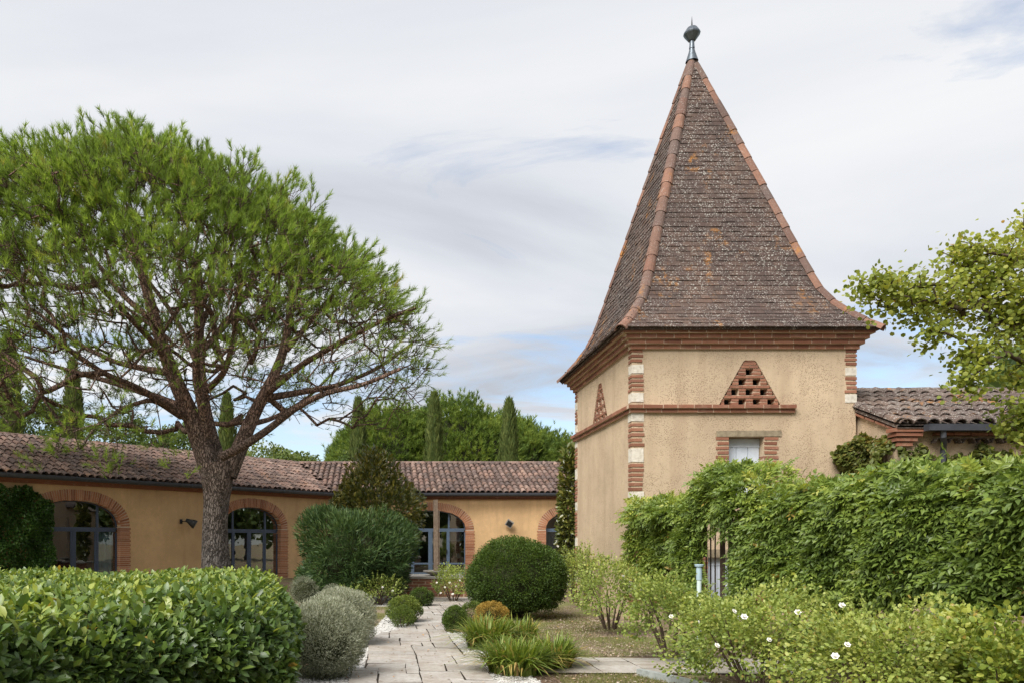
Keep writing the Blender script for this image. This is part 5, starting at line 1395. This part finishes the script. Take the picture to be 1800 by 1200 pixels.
Lr = rng.uniform(.036, .066, n); tn = rng.normal(.46, .13, len(rt))[ti] + rng.normal(0, .13, n) + .12 * (Pp[:, 2] - 4.4)
mk = leaf_parts(rb, 'redbud_leaf', Pp, Dd, Nv, Lr, Lr * .95, 'round', tn, 300)
part('crown', leaf_mesh('crown', 'redbud_leaf', Pp[mk], Dd[mk], Nv[mk], Lr[mk], Lr[mk] * .95, 'round', tn[mk]), rb)

# ================================================================== HEDGES AND CLIMBERS
# ---- laurel-like hedge in front
hedge_poly = [(-.62, 4.45), (-.74, 6.2), (-1.02, 7.9), (-6.5, 7.9), (-6.5, 2.2), (-2.1, 2.2), (-1.58, 3.02), (-1.03, 3.85)]
HT = 1.12
hedge = thing('laurel_hedge', 'broad clipped hedge of glossy green oval leaves with yellow-green tips', 'hedge', (-2.5, 5.4, 0))
n = 46000
P = np.column_stack([rng.uniform(-5.0, -.4, n), rng.uniform(2.2, 7.9, n), np.full(n, HT)])
P = P[in_poly(P, hedge_poly) & (P[:, 0] > -.56 * P[:, 1] - .25)]
P[:, 2] += .045 * wob(P, 2.2, 1.0) - np.abs(rng.normal(0, .055, len(P))) + .03
# sides: from the near corner round to the back
side_pts = [(-2.3, 1.95), (-1.58, 3.02), (-1.03, 3.85), (-.62, 4.45), (-.74, 6.2), (-1.02, 7.9)]
SP = []; SN = []
for (a, b) in zip(side_pts[:-1], side_pts[1:]):
    a, b = np.array(a), np.array(b); L = np.linalg.norm(b - a); m_ = int(L * 5600)
    f_ = rng.random(m_); q = a + (b - a) * f_[:, None]; nrm = np.array([(b - a)[1], -(b - a)[0]]) / L
    z = HT - (HT - .1) * rng.random(m_) ** 1.15
    off = .05 * np.sin(q[:, 0] * 5 + z * 6) - np.abs(rng.normal(0, .06, m_)) + .02 - .18 * np.exp(-((HT - z) / .10) ** 1.5) * 0.4
    SP.append(np.column_stack([q + nrm * off[:, None], z])); SN.append(np.column_stack([np.tile(nrm, (m_, 1)), np.full(m_, .15)]))
SP = np.vstack(SP); SN = np.vstack(SN)
Oh = np.vstack([np.tile([0, 0, 1.0], (len(P), 1)), SN]); P = np.vstack([P, SP]); n = len(P)
# round the shoulder, uneven surface
def edge_dist(Pq, pl_):
    d_ = np.full(len(Pq), 9.0)
    for a, b in zip(pl_[:-1], pl_[1:]):
        a, b = np.array(a), np.array(b); ab = b - a
        t_ = np.clip(((Pq[:, :2] - a) @ ab) / (ab @ ab), 0, 1)
        d_ = np.minimum(d_, np.linalg.norm(Pq[:, :2] - (a + ab * t_[:, None]), axis=1))
    return d_
nt = n - len(SP)
ed = edge_dist(P[:nt], side_pts)
P[:nt, 2] -= .17 * np.clip(1 - ed / .30, 0, 1) ** 2 - .03 * wob(P[:nt], 6.0, 9.0) - .025 * wob(P[:nt], 13.0, 3.0)
zz = np.clip(1 - (HT - P[nt:, 2]) / .30, 0, 1) ** 2
P[nt:, :2] -= SN[:, :2] * (.16 * zz - .035 * wob(P[nt:], 6.0, 5.0))[:, None]
P[nt:, 2] -= .05 * zz
Oh[:nt, :] = unit(Oh[:nt] + 0)
D = unit(Oh * .65 + rdir(n) * .95 + np.array([0, 0, .30])); N = unit(Oh * .6 + rdir(n) * .75 + np.array([0, 0, .7]))
L = rng.uniform(.040, .082, n)
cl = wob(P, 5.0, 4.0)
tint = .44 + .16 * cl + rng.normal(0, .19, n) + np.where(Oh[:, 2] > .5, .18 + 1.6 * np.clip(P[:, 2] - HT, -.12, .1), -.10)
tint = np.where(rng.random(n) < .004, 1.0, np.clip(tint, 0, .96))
L = L * np.where(rng.random(n) < .25, rng.uniform(.5, .8, n), 1.0)
hole = (wob(P, 7.5, 11.0) + .35 * wob(P, 19.0, 2.0) < 1.02) | (rng.random(n) < .35)
P, D, N, L, tint, Oh = P[hole], D[hole], N[hole], L[hole], tint[hole], Oh[hole]; n = len(P)
L = L * np.interp(P[:, 1], [2.5, 4.5, 7.0], [1.18, 1.02, .9])
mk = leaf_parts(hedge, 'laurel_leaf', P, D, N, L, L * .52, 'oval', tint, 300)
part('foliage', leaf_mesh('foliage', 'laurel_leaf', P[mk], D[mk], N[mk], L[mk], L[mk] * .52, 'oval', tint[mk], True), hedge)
# upright young shoots
ns = 260
sp = np.column_stack([rng.uniform(-4.2, -.55, ns * 4), rng.uniform(2.6, 7.8, ns * 4)]); sp = sp[in_poly(sp, hedge_poly) & (sp[:, 0] > -.56 * sp[:, 1] - .1)][:ns]; ns = len(sp)
i = np.repeat(np.arange(ns), 7); k7 = np.tile(np.arange(7), ns)
hs = rng.uniform(.02, .10, ns)
Pp = np.column_stack([sp[i], HT + hs[i] * (k7 / 6.0)]); aa = k7 * 2.4 + i
Dd = unit(np.column_stack([np.cos(aa), np.sin(aa), .5 + .5 * k7 / 6.0])); Nn_ = unit(np.array([0, 0, 1.0]) + rdir(len(i)) * .2)
Ls = rng.uniform(.035, .062, len(i))
part('young_shoots', leaf_mesh('young_shoots', 'laurel_leaf', Pp, Dd, Nn_, Ls, Ls * .5, 'oval', rng.normal(.84, .08, len(i)).clip(0, .97), True), hedge)
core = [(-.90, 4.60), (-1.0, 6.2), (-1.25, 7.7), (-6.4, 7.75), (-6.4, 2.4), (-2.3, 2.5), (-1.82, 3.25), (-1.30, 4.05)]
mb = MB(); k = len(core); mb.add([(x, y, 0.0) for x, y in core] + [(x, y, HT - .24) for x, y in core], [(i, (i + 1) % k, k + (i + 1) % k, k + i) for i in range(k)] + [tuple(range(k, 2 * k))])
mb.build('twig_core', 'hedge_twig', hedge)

# ---- wisteria grown over an iron fence
WA, WB = np.array([4.70, 13.9]), np.array([5.75, 4.2])
wd = (WB - WA) / np.linalg.norm(WB - WA); wn2 = np.array([-wd[1], wd[0]]);
if wn2[0] > 0: wn2 = -wn2
WLn = np.linalg.norm(WB - WA)
wis = thing('wisteria', 'dense green wisteria hedge with drooping leaflets grown over the iron fence', 'climber', (5.0, 9.5, 0))
def wis_top(s): return 2.15 + .05 * np.sin(s * 2.3) + .04 * np.sin(s * 5.1 + 1) + .40 * np.exp(-((s - 3.15) / .75) ** 2)
def wis_low(s): return .62 + .05 * s + .10 * np.sin(s * 3.1) + .10 * np.sin(s * 7.3 + 2)
GS0, GS1 = 2.17, 3.6                                 # gap where the gate shows
m_ = 14000
s = WLn * rng.random(m_) ** .95
hgt = rng.random(m_)
top_l = rng.random(m_) < .16
lo_, hi_ = wis_low(s), wis_top(s)
z = np.where(top_l, hi_ - np.abs(rng.normal(0, .05, m_)), lo_ + (hi_ - lo_) * hgt)
bulge = .42 + .06 * np.sin(s * 2.7 + z * 2.0) + .05 * np.sin(s * 6.1 - z * 4.2) - .20 * np.clip((z - hi_ + .22) / .22, 0, 1) ** 2
lat = np.where(top_l, rng.uniform(-.4, .36, m_), bulge - np.abs(rng.normal(0, .09, m_)))
near_gate = np.clip((GS0 + .1 - s) / .6, 0, 1)
lat = np.where((s < GS0) & ~top_l & (z < 1.85), lat * (.30 + .35 * near_gate * np.clip((GS0 - s) / 2.2, 0, 1)), lat)
sg_ = s - 1.85 * lat
gap = (sg_ > 2.12) & (sg_ < 2.95) & (z < 1.72 + rng.normal(0, .08, m_)) & (z > .2)
left_thin = (s < GS0) & (z < np.where(s > 1.2, 1.12, .98) + .12 * np.sin(s * 5)) & (rng.random(m_) < .85)
ok = ~gap & ~left_thin
s, z, lat, top_l = s[ok], z[ok], lat[ok], top_l[ok]; m_ = len(s)
base = np.column_stack([WA[0] + wd[0] * s + wn2[0] * lat, WA[1] + wd[1] * s + wn2[1] * lat, z])
out3 = np.array([wn2[0], wn2[1], 0.0])
rach = unit(np.where(top_l[:, None], np.array([0, 0, .35]), out3 * .55) + rdir(m_) * .60 + np.array([0, 0, -.18]))
RL = rng.uniform(.10, .21, m_) * np.where(rng.random(m_) < .04, 1.7, 1.0)
K = 9
i = np.repeat(np.arange(m_), K); k9 = np.tile(np.arange(K), m_)
f_ = np.where(k9 == 8, 1.0, .25 + .75 * (k9 // 2) / 4.0); side_s = np.where(k9 == 8, 0, np.where(k9 % 2 == 0, 1, -1))
nrm = unit(out3 * .8 + np.array([0, 0, .75]) + rdir(m_) * .35); sd_ = unit(np.cross(nrm, rach)); nrm = np.cross(rach, sd_)
Pp = base[i] + rach[i] * (f_ * RL[i])[:, None] + np.array([0, 0, -1.0]) * (f_ ** 2 * .05)[:, None]
Dd = unit(rach[i] * np.where(k9 == 8, 1, .55)[:, None] + sd_[i] * (side_s * 1.0)[:, None] + np.array([0, 0, -.30]) + rdir(len(i)) * .16)
Nv = unit(nrm[i] + rdir(len(i)) * .25)
Ll = rng.uniform(.046, .090, len(i))
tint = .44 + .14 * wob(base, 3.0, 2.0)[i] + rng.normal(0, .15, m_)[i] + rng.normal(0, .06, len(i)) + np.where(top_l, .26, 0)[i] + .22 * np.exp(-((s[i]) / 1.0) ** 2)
tint = np.where(rng.random(m_)[i] < .006, 1.0, np.minimum(tint, .955))
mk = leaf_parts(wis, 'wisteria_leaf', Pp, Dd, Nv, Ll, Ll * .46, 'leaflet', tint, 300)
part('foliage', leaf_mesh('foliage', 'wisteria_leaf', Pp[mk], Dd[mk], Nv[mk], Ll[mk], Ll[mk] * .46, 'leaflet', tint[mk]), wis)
# woody stems twisting up the fence
for k in range(9):
    s0 = (.55, 1.2, 3.9, 4.5, 5.2, 6.1, 7.0, 8.0, 9.0)[k]
    mb = MB(); pts = []
    for q in range(9):
        zz = -.02 + q * .26; ss = s0 + .10 * math.sin(q * 1.3 + k); la = .12 + .06 * math.cos(q * 1.7 + k * 2)
        pts.append((WA[0] + wd[0] * ss + wn2[0] * la, WA[1] + wd[1] * ss + wn2[1] * la, zz))
    mb.tube(pts, [.04 - .003 * q for q in range(9)], 6); mb.build('stem', 'twig', wis)
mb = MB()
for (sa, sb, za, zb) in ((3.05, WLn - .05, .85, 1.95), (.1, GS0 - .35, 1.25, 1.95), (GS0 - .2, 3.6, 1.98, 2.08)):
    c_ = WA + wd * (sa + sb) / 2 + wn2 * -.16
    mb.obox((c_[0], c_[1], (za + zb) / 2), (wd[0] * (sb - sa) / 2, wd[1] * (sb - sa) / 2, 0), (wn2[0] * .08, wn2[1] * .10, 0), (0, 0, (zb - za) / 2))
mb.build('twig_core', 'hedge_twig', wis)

fence = thing('iron_fence', 'rusty brown iron railing half hidden in the wisteria', 'fence', (*(WA + wd * 1.6), .45))
def fp(s_, la, z_): return Vector((WA[0] + wd[0] * s_ + wn2[0] * la, WA[1] + wd[1] * s_ + wn2[1] * la, z_))
ironbar = BV['rust_iron'][0]
def iron(s0, s1, la, z0, z1, th_, name):
    c = (fp(s0, la, z0) + fp(s1, la, z1)) / 2
    if z1 - z0 > abs(s1 - s0): part(name, ironbar, fence, frame4(c, (th_, 0, 0), (0, th_, 0), (0, 0, z1 - z0)))
    else: part(name, ironbar, fence, frame4(c, Vector((*wd, 0)) * (s1 - s0), Vector((*wn2, 0)) * .012, Vector((0, 0, .035))))
sv = .25
while sv < 2.62:
    iron(sv, sv, .02, .50, 1.95, .016, 'bar'); sv += .125
for z_ in (.62, 1.85): iron(.2, 2.68, .02, z_, z_, 0, 'rail')
for s_ in (.2, 2.70): iron(s_, s_, .02, .0, 2.05, .055, 'post')
iron(2.84, 2.84, -.02, .0, 1.9, .05, 'post')
fw = thing('fence_wall', 'low worn brick and render wall under the iron railing', 'wall', (*(WA + wd * 1.4), 0))
mb = MB(); c_ = WA + wd * 1.40; mb.obox((c_[0], c_[1], .20), (wd[0] * 1.28, wd[1] * 1.28, 0), (wn2[0] * .10, wn2[1] * .10, 0), (0, 0, .21)); mb.build('wall_body', 'tower_render', fw)
s_ = .14
while s_ < 2.58:
    brick(fw, fp(s_ + .11, .0, .445), Vector((*wd, 0)) * .205, Vector((*wn2, 0)) * .24, Vector((0, 0, .055))); s_ += .22

# vent pipe
pb = at(1229, 1075, 10.3); pb.z = 0
vp = thing('vent_pipe', 'pale green-white upright pipe with a flat cap between the roses and the railing', 'pipe', pb)
mb = MB(); mb.tube([pb, pb + Vector((0, 0, 1.10))], .030, 14); mb.build('tube', 'pipe_paint', vp, smooth=False)
mb = MB(); mb.lathe(pb, [(.0375, .98), (.0375, 1.155), (.055, 1.16), (.060, 1.185), (.052, 1.19), (0.0, 1.19)], 16); mb.build('cap', 'pipe_cap', vp)

# ---- climbers and evergreen leaves on walls
def wall_climber(name, label, cat, conv, outv, u0, u1, z0, z1, topf, n, leaf, size, mat, thick, tm, ratio=.8, group=None, sidef=None):
    th = thing(name, label, cat, tuple(conv((u0 + u1) / 2, 0)) , group)
    u = rng.uniform(u0, u1, n); zt = topf(u); z = z0 + (zt - z0) * rng.random(n) ** .9
    lump = .55 + .3 * np.sin(u * 4.1 + z * 3.3) + .2 * np.sin(u * 9.1 - z * 6.2)
    off = thick * np.clip(lump, .15, 1.2) * np.clip((zt - z) / .25 + .35, 0, 1) - np.abs(rng.normal(0, .045, n))
    Pp = np.array([tuple(conv(a, b)) for a, b in zip(u, z)]) + np.array(outv) * off[:, None]
    if sidef is not None: kp = sidef(u, z); Pp = Pp[kp]
    m_ = len(Pp); ov = np.array(outv)
    Dd = unit(ov * .5 + rdir(m_) * .7 + np.array([0, 0, -.25])); Nv = unit(ov * .8 + rdir(m_) * .45 + np.array([0, 0, .5]))
    L = size * rng.uniform(.65, 1.25, m_)
    part('foliage', leaf_mesh('foliage', mat, Pp, Dd, Nv, L, L * ratio, leaf, tm + .12 * wob(Pp, 3.5, u0) + rng.normal(0, .17, m_)), th)
    for k in range(4):
        uu = u0 + (u1 - u0) * (k + .5) / 4; mb = MB()
        mb.tube([conv(uu + .05 * math.sin(q + k), z0 * 0 + q * (z1 - .1) / 8) + Vector(outv) * .025 for q in range(9)], [.02 - .0015 * q for q in range(9)], 5); mb.build('stem', 'twig', th)
    return th
wall_climber('ivy', 'dark dense ivy clipped flat on the ochre wall beside the arched door', 'climber', lambda u, z: LW.p(u, -.05, z), tuple(-LW.n), 11.9, 16.2, 0.0, 3.3, lambda u: np.where(u < 12.5, 2.65 + .5 * (u - 11.9) / .6, 3.15) + .06 * np.sin(u * 7) + .04 * np.sin(u * 17), 21000, 'diamond', .085, 'ivy_leaf', .34, .42, .85)
wall_climber('creeper', 'green creeper with reddish tints in the corner between tower and annex', 'climber', lambda u, z: Vector((AXL - .02, 13.30 + u, z)), (-1.0, -.25, 0), 0.0, 1.05, 1.2, 3.3, lambda u: 3.42 - .42 * np.abs(u - .6) ** 1.2 + .05 * np.sin(u * 11), 6500, 'round', .075, 'creeper_leaf', .55, .45, .95)
wall_climber('creeper', 'creeper hanging under the black gutter of the annex', 'climber', lambda u, z: Vector((u, 13.24, z)), (0, -1.0, 0), AXL - .05, 12.4, 1.6, 3.1, lambda u: 3.02 + .10 * np.sin(u * 5) + .06 * np.sin(u * 13), 7000, 'round', .075, 'creeper_leaf', .25, .33, .95)

# ================================================================== SHRUBS
bush('clipped_dome', 'big dome of clipped dark green evergreen beside the path', 'shrub', 907, 15.0, 1.86, 1.50, 60000, 'diamond', .034, 'box_leaf', 1500, .045, -.75, .055, up=.3, tmean=.45, tvar=.22, ratio=.55, inner=.10, stems=4, core=.90)
ole = bush('oleander', 'large oleander bush with narrow dark green leaves', 'shrub', 628, 19.0, 2.35, 2.25, 30000, 'lance', .16, 'oleander_leaf', 210, .15, -.7, .30, up=.45, tmean=.45, tvar=.25, ratio=.15, stems=9, depth=2.6, core=.72)
bush('magnolia', 'bronze and green magnolia standing behind the oleander', 'tree', 660, 25.0, 2.55, 3.5, 9000, 'oval', .17, 'magnolia_leaf', 170, .22, -.8, .22, up=.35, tmean=.42, tvar=.30, ratio=.42, stems=5, base_z=.45, topt=.12)
bush('magnolia', 'narrow dark magnolia squeezed behind the far corner of the tower', 'tree', 1004, 20.5, .50, 4.0, 2600, 'oval', .18, 'magnolia_leaf', 110, .14, -.9, .2, up=.2, tmean=.32, tvar=.26, ratio=.42, stems=3, base_z=.25, topt=.08)
bush('grey_bush', 'silvery grey cushion bush at the edge of the hedge', 'shrub', 567, 8.45, .88, .84, 40000, 'lance', .032, 'grey_leaf', 620, .040, -.98, .07, up=.75, tmean=.62, tvar=.26, ratio=.24, stems=7, inner=.22, core=.74)
bush('grey_bush', 'second silvery cushion bush behind the one by the hedge', 'shrub', 602, 11.1, .92, .78, 28000, 'lance', .034, 'grey_leaf', 520, .042, -.98, .10, up=.75, tmean=.68, tvar=.26, ratio=.24, stems=6, inner=.22, core=.74)
bush('grey_ball', 'small grey clipped ball in front of the oleander', 'shrub', 586, 16.0, .52, .50, 6000, 'lance', .034, 'grey_leaf', 160, .03, -.8, .06, up=.4, tmean=.28, tvar=.2, ratio=.24, stems=4, base_z=.08, core=.8)
bush('grey_ball', 'grey-green ball half hidden between hedge end and oleander', 'shrub', 534, 17.5, .62, .60, 6000, 'lance', .036, 'grey_leaf', 160, .035, -.8, .06, up=.4, tmean=.20, tvar=.2, ratio=.24, stems=4, base_z=.05, core=.8)
bush('box_ball', 'yellow-green box ball on the white gravel, its front half dry and brownish', 'shrub', 711, 14.1, .60, .48, 9000, 'diamond', .026, 'box_light_leaf', 200, .03, -.8, .08, up=.3, tmean=.45, tvar=.25, ratio=.55, stems=5, core=.78)
bush('box_ball', 'small brownish box tuft in front of the yellow-green ball', 'shrub', 708, 13.35, .40, .36, 4200, 'diamond', .024, 'box_light_leaf', 120, .028, -.8, .1, up=.35, tmean=.15, tvar=.3, ratio=.5, stems=5)
bush('box_ball', 'round dark box ball before the brick plinth', 'shrub', 741, 17.6, .52, .44, 7000, 'diamond', .024, 'box_leaf', 200, .025, -.8, .05, up=.3, tmean=.45, tvar=.25, ratio=.55, stems=4, core=.78)
bush('box_ball', 'green box ball at the path edge in front of the daylilies', 'shrub', 799, 12.6, .36, .42, 7000, 'diamond', .024, 'box_leaf', 180, .025, -.8, .06, up=.3, tmean=.6, tvar=.25, ratio=.55, stems=4, core=.78)
bush('box_ball', 'dull greenish ball between the dark box ball and the golden one', 'shrub', 832, 13.0, .40, .46, 5200, 'diamond', .026, 'box_light_leaf', 150, .03, -.8, .1, up=.3, tmean=.2, tvar=.25, ratio=.5, stems=4)
bush('box_ball', 'golden orange clipped ball beside the big dark dome', 'shrub', 864, 12.2, .52, .52, 8000, 'diamond', .024, 'box_gold_leaf', 220, .025, -.8, .05, up=.3, tmean=.5, tvar=.25, ratio=.55, stems=4, core=.78)
# roses and other loose bushes
def flower(th, p, r_):
    """three rings of cupped petals opening outwards"""
    ax = Vector((random.uniform(-.5, .5), -.8, .7)).normalized(); u_ = ax.orthogonal().normalized(); v_ = ax.cross(u_)
    mb = MB()
    for k in range(3):
        for q in range(6):
            a = q * 1.0472 + k * .55; tilt = .15 + .75 * k
            dv = (u_ * math.cos(a) + v_ * math.sin(a) + ax * tilt).normalized(); sv_ = u_ * -math.sin(a) + v_ * math.cos(a)
            rr_ = r_ * (1 - .2 * k)
            mb.add([p, p + dv * rr_ * .6 + sv_ * rr_ * .5 + ax * rr_ * .1, p + dv * rr_ + ax * rr_ * .22, p + dv * rr_ * .6 - sv_ * rr_ * .5 + ax * rr_ * .1], [(0, 1, 2, 3)])
    mb.build('flower', 'petal', th)
def shoots(th, c, rad, count, ln, leaf, mat, tmean, ratio=.6):
    """stray leafy shoots standing out of a bush"""
    PP, DD, LL, TT = [], [], [], []
    for k in range(count):
        a = random.uniform(0, 6.283); e_ = random.uniform(.35, 1.3)
        d0 = Vector((math.cos(a) * math.cos(e_), math.sin(a) * math.cos(e_), math.sin(e_)))
        p = Vector((c[0] + d0.x * rad[0] * .82, c[1] + d0.y * rad[1] * .82, c[2] + d0.z * rad[2] * .82))
        L = ln * random.uniform(.6, 1.25); d = (d0 * .6 + Vector((random.uniform(-.4, .4), random.uniform(-.4, .4), 1.0))).normalized()
        pts = []; tm_ = tmean + random.uniform(-.15, .2)
        for q in range(7):
            pts.append(p.copy()); p = p + d * L / 6; d = (d + Vector((d0.x, d0.y, -.35)) * .10).normalized()
            if q:
                for z_ in range(4):
                    PP.append(tuple(pts[-1])); b_ = rdir(1)[0]; DD.append(tuple(b_ + np.array([0, 0, .25]))); LL.append(leaf * random.uniform(.6, 1.15) * (1.1 - q * .07)); TT.append(tm_ + random.uniform(-.12, .18))
        mb = MB(); mb.tube(pts, [.0045 - .0005 * q for q in range(7)], 4, False); mb.build('shoot', 'green_stem', th)
    PP, DD, LL = np.array(PP), np.array(DD), np.array(LL); n_ = len(PP)
    part('shoot_leaves', leaf_mesh('shoot_leaves', mat, PP, unit(DD), unit(rdir(n_) * .6 + np.array([0, -.2, .8])), LL, LL * ratio, 'round', np.array(TT)), th)
def rose(label, px_, Y, w, h, n, tm, flowers, group='rose bushes', leaf=.040, base_z=0.0, depth=None, clumps=None, inner=.75, X=None, mat='rose_leaf'):
    n = int(n * 1.05); leaf = leaf * .95
    th = bush('rose_bush', label, 'rose bush', px_, Y, w, h, n, 'round', leaf, mat, clumps or int(n / 80), .082, -.55, .42, group=group, depth=depth, up=.15, tmean=tm + .10, tvar=.27, ratio=.62, stems=9, base_z=base_z, inner=inner, topt=.14, X=X)
    X = (px_ - CX) / F * Y if X is None else X
    shoots(th, (X, Y, base_z + h / 2), (w / 2, (depth or w) / 2, h / 2), int(10 + 10 * w), .30 * (h ** .5), leaf * 1.15, mat, tm + .14)
    for (fx, fy, dy) in flowers:
        flower(th, at(fx, fy, Y - dy) - Vector((0, 0, .02)), .024 + .012 * random.random())
    return th
rose('pale green rose bush with bare grey stems in the mulch by the tower corner', 1072, 12.4, 1.15, 1.02, 3600, .42, [(1096, 1010, .3)], base_z=.12)
rose('rose bush spilling on dark crooked stems over the side path', 1178, 9.4, 1.05, .84, 4400, .40, [(1180, 1080, .4), (1230, 1090, .4)], base_z=.16)
rose('tall dense rose bush with white blooms in front of the wisteria', 1330, 7.7, 1.55, .93, 8500, .46, [(1290, 1070, .6), (1402, 1072, .6), (1308, 1080, .6), (1352, 1120, .7), (1260, 1130, .6)], base_z=.0, depth=1.2)
rose('small thin rose bush at the foot of the wisteria', 1465, 8.0, .9, .62, 2600, .30, [(1480, 1060, .3)], base_z=.30)
rose('yellowing rose bush with pale buds over the clay pots', 1560, 6.3, 1.35, .80, 7200, .58, [(1489, 1128, .4), (1640, 1118, .4), (1468, 1148, .4)], base_z=.10, depth=1.0)
rose('bright green leafy bush at the end of the rose bed', 1770, 5.8, 1.1, .88, 6500, .62, [], leaf=.05, base_z=.0, mat='wisteria_leaf')
rose('low rose bush with white blooms in front of the oleander', 665, 18.0, 1.25, .62, 2800, .36, [(640, 1040, .3), (672, 1030, .3), (690, 1036, .3)], base_z=.05)
rose('white-flowered rose against the brick plinth beside the dome', 797, 19.0, 1.05, .72, 2400, .40, [(782, 1030, .4), (790, 1022, .4), (802, 1028, .4), (775, 1040, .4), (808, 1018, .4), (796, 1042, .4), (768, 1022, .4)], base_z=.05)
rose('slender climbing rose at the far base of the tower wall', 1012, 17.2, .62, 1.25, 2200, .45, [(980, 958, .2)], base_z=.15)
rose('short rose shoot leaning on the side wall of the tower', 1034, 16.2, .35, 1.1, 900, .42, [], base_z=.25)
rose('low green bush at the foot of the grey balls', 610, 17.2, .7, .42, 1500, .25, [])
# daylily clumps
def clump(label, px_, Y, w, h, n):
    X = (px_ - CX) / F * Y
    th = thing('daylily_clump', label, 'plant', (X, Y, 0), 'daylilies beside the path')
    a = rng.uniform(0, 6.283, n); r_ = np.sqrt(rng.random(n)) * w * .34
    B = np.column_stack([X + np.cos(a) * r_, Y + np.sin(a) * r_, np.zeros(n)])
    a2 = a + rng.normal(0, .7, n); lean = rng.uniform(.15, 1.0, n) * (.45 + .8 * r_ / (w * .34))
    Hd = np.column_stack([np.cos(a2), np.sin(a2), np.zeros(n)]); hh_ = h * rng.uniform(.65, 1.2, n)
    segs = 6; V = np.zeros((n, segs * 2 + 1, 3)); sdv = np.column_stack([-np.sin(a2), np.cos(a2), np.zeros(n)])
    for q in range(segs + 1):
        f_ = q / segs
        pos_ = B + Hd * (lean * hh_ * f_ ** 1.9 * 1.15)[:, None] + np.array([0, 0, 1.0]) * (hh_ * (f_ - np.clip(lean, 0, 1.15) * .70 * f_ ** 2.4))[:, None]
        wq = (.012 * (1 - f_ ** 3))
        if q < segs: V[:, 2 * q] = pos_ - sdv * wq; V[:, 2 * q + 1] = pos_ + sdv * wq
        else: V[:, 2 * q] = pos_
    Fc = []
    for q in range(segs - 1): Fc += [(2 * q, 2 * q + 1, 2 * q + 3), (2 * q, 2 * q + 3, 2 * q + 2)]
    Fc.append((2 * segs - 2, 2 * segs - 1, 2 * segs)); Fc = np.array(Fc); k = segs * 2 + 1
    FF = (Fc[None] + (np.arange(n) * k)[:, None, None]).reshape(-1, 3)
    dry = (rng.random(n) < .10) | ((rng.random(n) < .35) & (lean > .95))
    tint = np.where(dry, rng.uniform(.85, 1.0, n), rng.normal(.42, .17, n).clip(0, .8))
    part('foliage', np_mesh('foliage', V.reshape(-1, 3), FF, 'lily_leaf', np.repeat(tint, k)), th)
    return th
clump('daylily clump with arching leaves at the path edge by the golden ball', 858, 10.7, .80, .52, 620)
clump('small daylily clump behind, towards the big dome', 912, 11.2, .66, .46, 420)
clump('broad daylily clump spilling over the corner of the two paths', 905, 8.75, .85, .46, 900)
clump('daylily clump beside the start of the side path', 972, 9.1, .62, .44, 560)

# ================================================================== WELL WITH POST, POTS
PLX0, PLX1, PLY = (703 - CX) / F * 20.4, (822 - CX) / F * 20.4, 20.4
pl = thing('brick_plinth', 'low red brick plinth in front of the arched door', 'plinth', ((PLX0 + PLX1) / 2, PLY + .8, 0))
mb = MB(); mb.box((PLX0 + .012, PLY + .012, 0), (PLX1 - .012, PLY + 1.6, .50)); mb.build('mortar', 'mortar', pl)
for k in range(6):
    z = .04 + .082 * k; x = PLX0 - (.17 if k % 2 else 0)
    while x < PLX1 - .02:
        x0, x1 = max(x, PLX0), min(x + .325, PLX1)
        if x1 - x0 > .05: brick(pl, ((x0 + x1) / 2, PLY + .06, z + .03), (x1 - x0 - .014, 0, 0), (0, .12, 0), (0, 0, .062))
        x += .34
    y_ = PLY + .13
    while y_ < PLY + 1.5: brick(pl, (PLX0 + .055, y_ + .15, z + .03), (.12, 0, 0), (0, .30, 0), (0, 0, .062)); y_ += .32
mb = MB(); mb.box((PLX0 - .03, PLY - .03, .502), (PLX1 + .03, PLY + 1.63, .555)); mb.build('coping', 'stone_grey', pl)
bp = at(766, 1005, 21.0); bp.z = .555
po = thing('wooden_post', 'tall weathered wooden post standing in a shallow stone basin', 'post', bp)
mb = MB(); mb.lathe(bp, [(.12, 0), (.16, .03), (.30, .09), (.345, .115), (.345, .145), (.31, .145), (.26, .10), (0, .09)], 24); mb.build('basin', 'stone_grey', po)
mb = MB(); mb.obox(bp + Vector((0, 0, 1.08)), (.062, 0, .004), (0, .055, 0), (-.004, 0, .99)); mb.build('shaft', 'old_wood', po)
mb = MB(); mb.obox(bp + Vector((.085, -.01, .95)), (.016, 0, 0), (0, .016, 0), (0, 0, .85)); mb.build('pipe', 'old_wood', po)
for k, (fx, Yp, r_, tl_) in enumerate(((1565, 5.9, .11, .9), (1630, 5.85, .12, 1.1), (1605, 6.05, .10, .5), (1540, 6.0, .09, 1.2))):
    q = at(fx, 1190, Yp); q.z = .09
    lab = ('dark clay pot lying on its side under the yellowing rose', 'clay pot tipped towards the path under the yellowing rose', 'upright-leaning clay pot behind the tipped pots', 'small clay pot rolled beside the other pots')[k]
    th = thing('clay_pot', lab, 'pot', q, 'clay pots under the roses')
    mb = MB(); d = Vector((math.sin(tl_) * -.5, -math.sin(tl_) * .8, math.cos(tl_))).normalized()
    mb.tube([q - d * r_ * .9, q, q + d * r_ * .8, q + d * r_ * .82, q + d * r_ * 1.05, q + d * r_ * 1.05, q + d * r_ * .2], [r_ * .62, r_ * .8, r_ * .92, r_ * 1.05, r_ * 1.07, r_ * .9, r_ * .7], 14); mb.build('body', 'pot_clay', th)
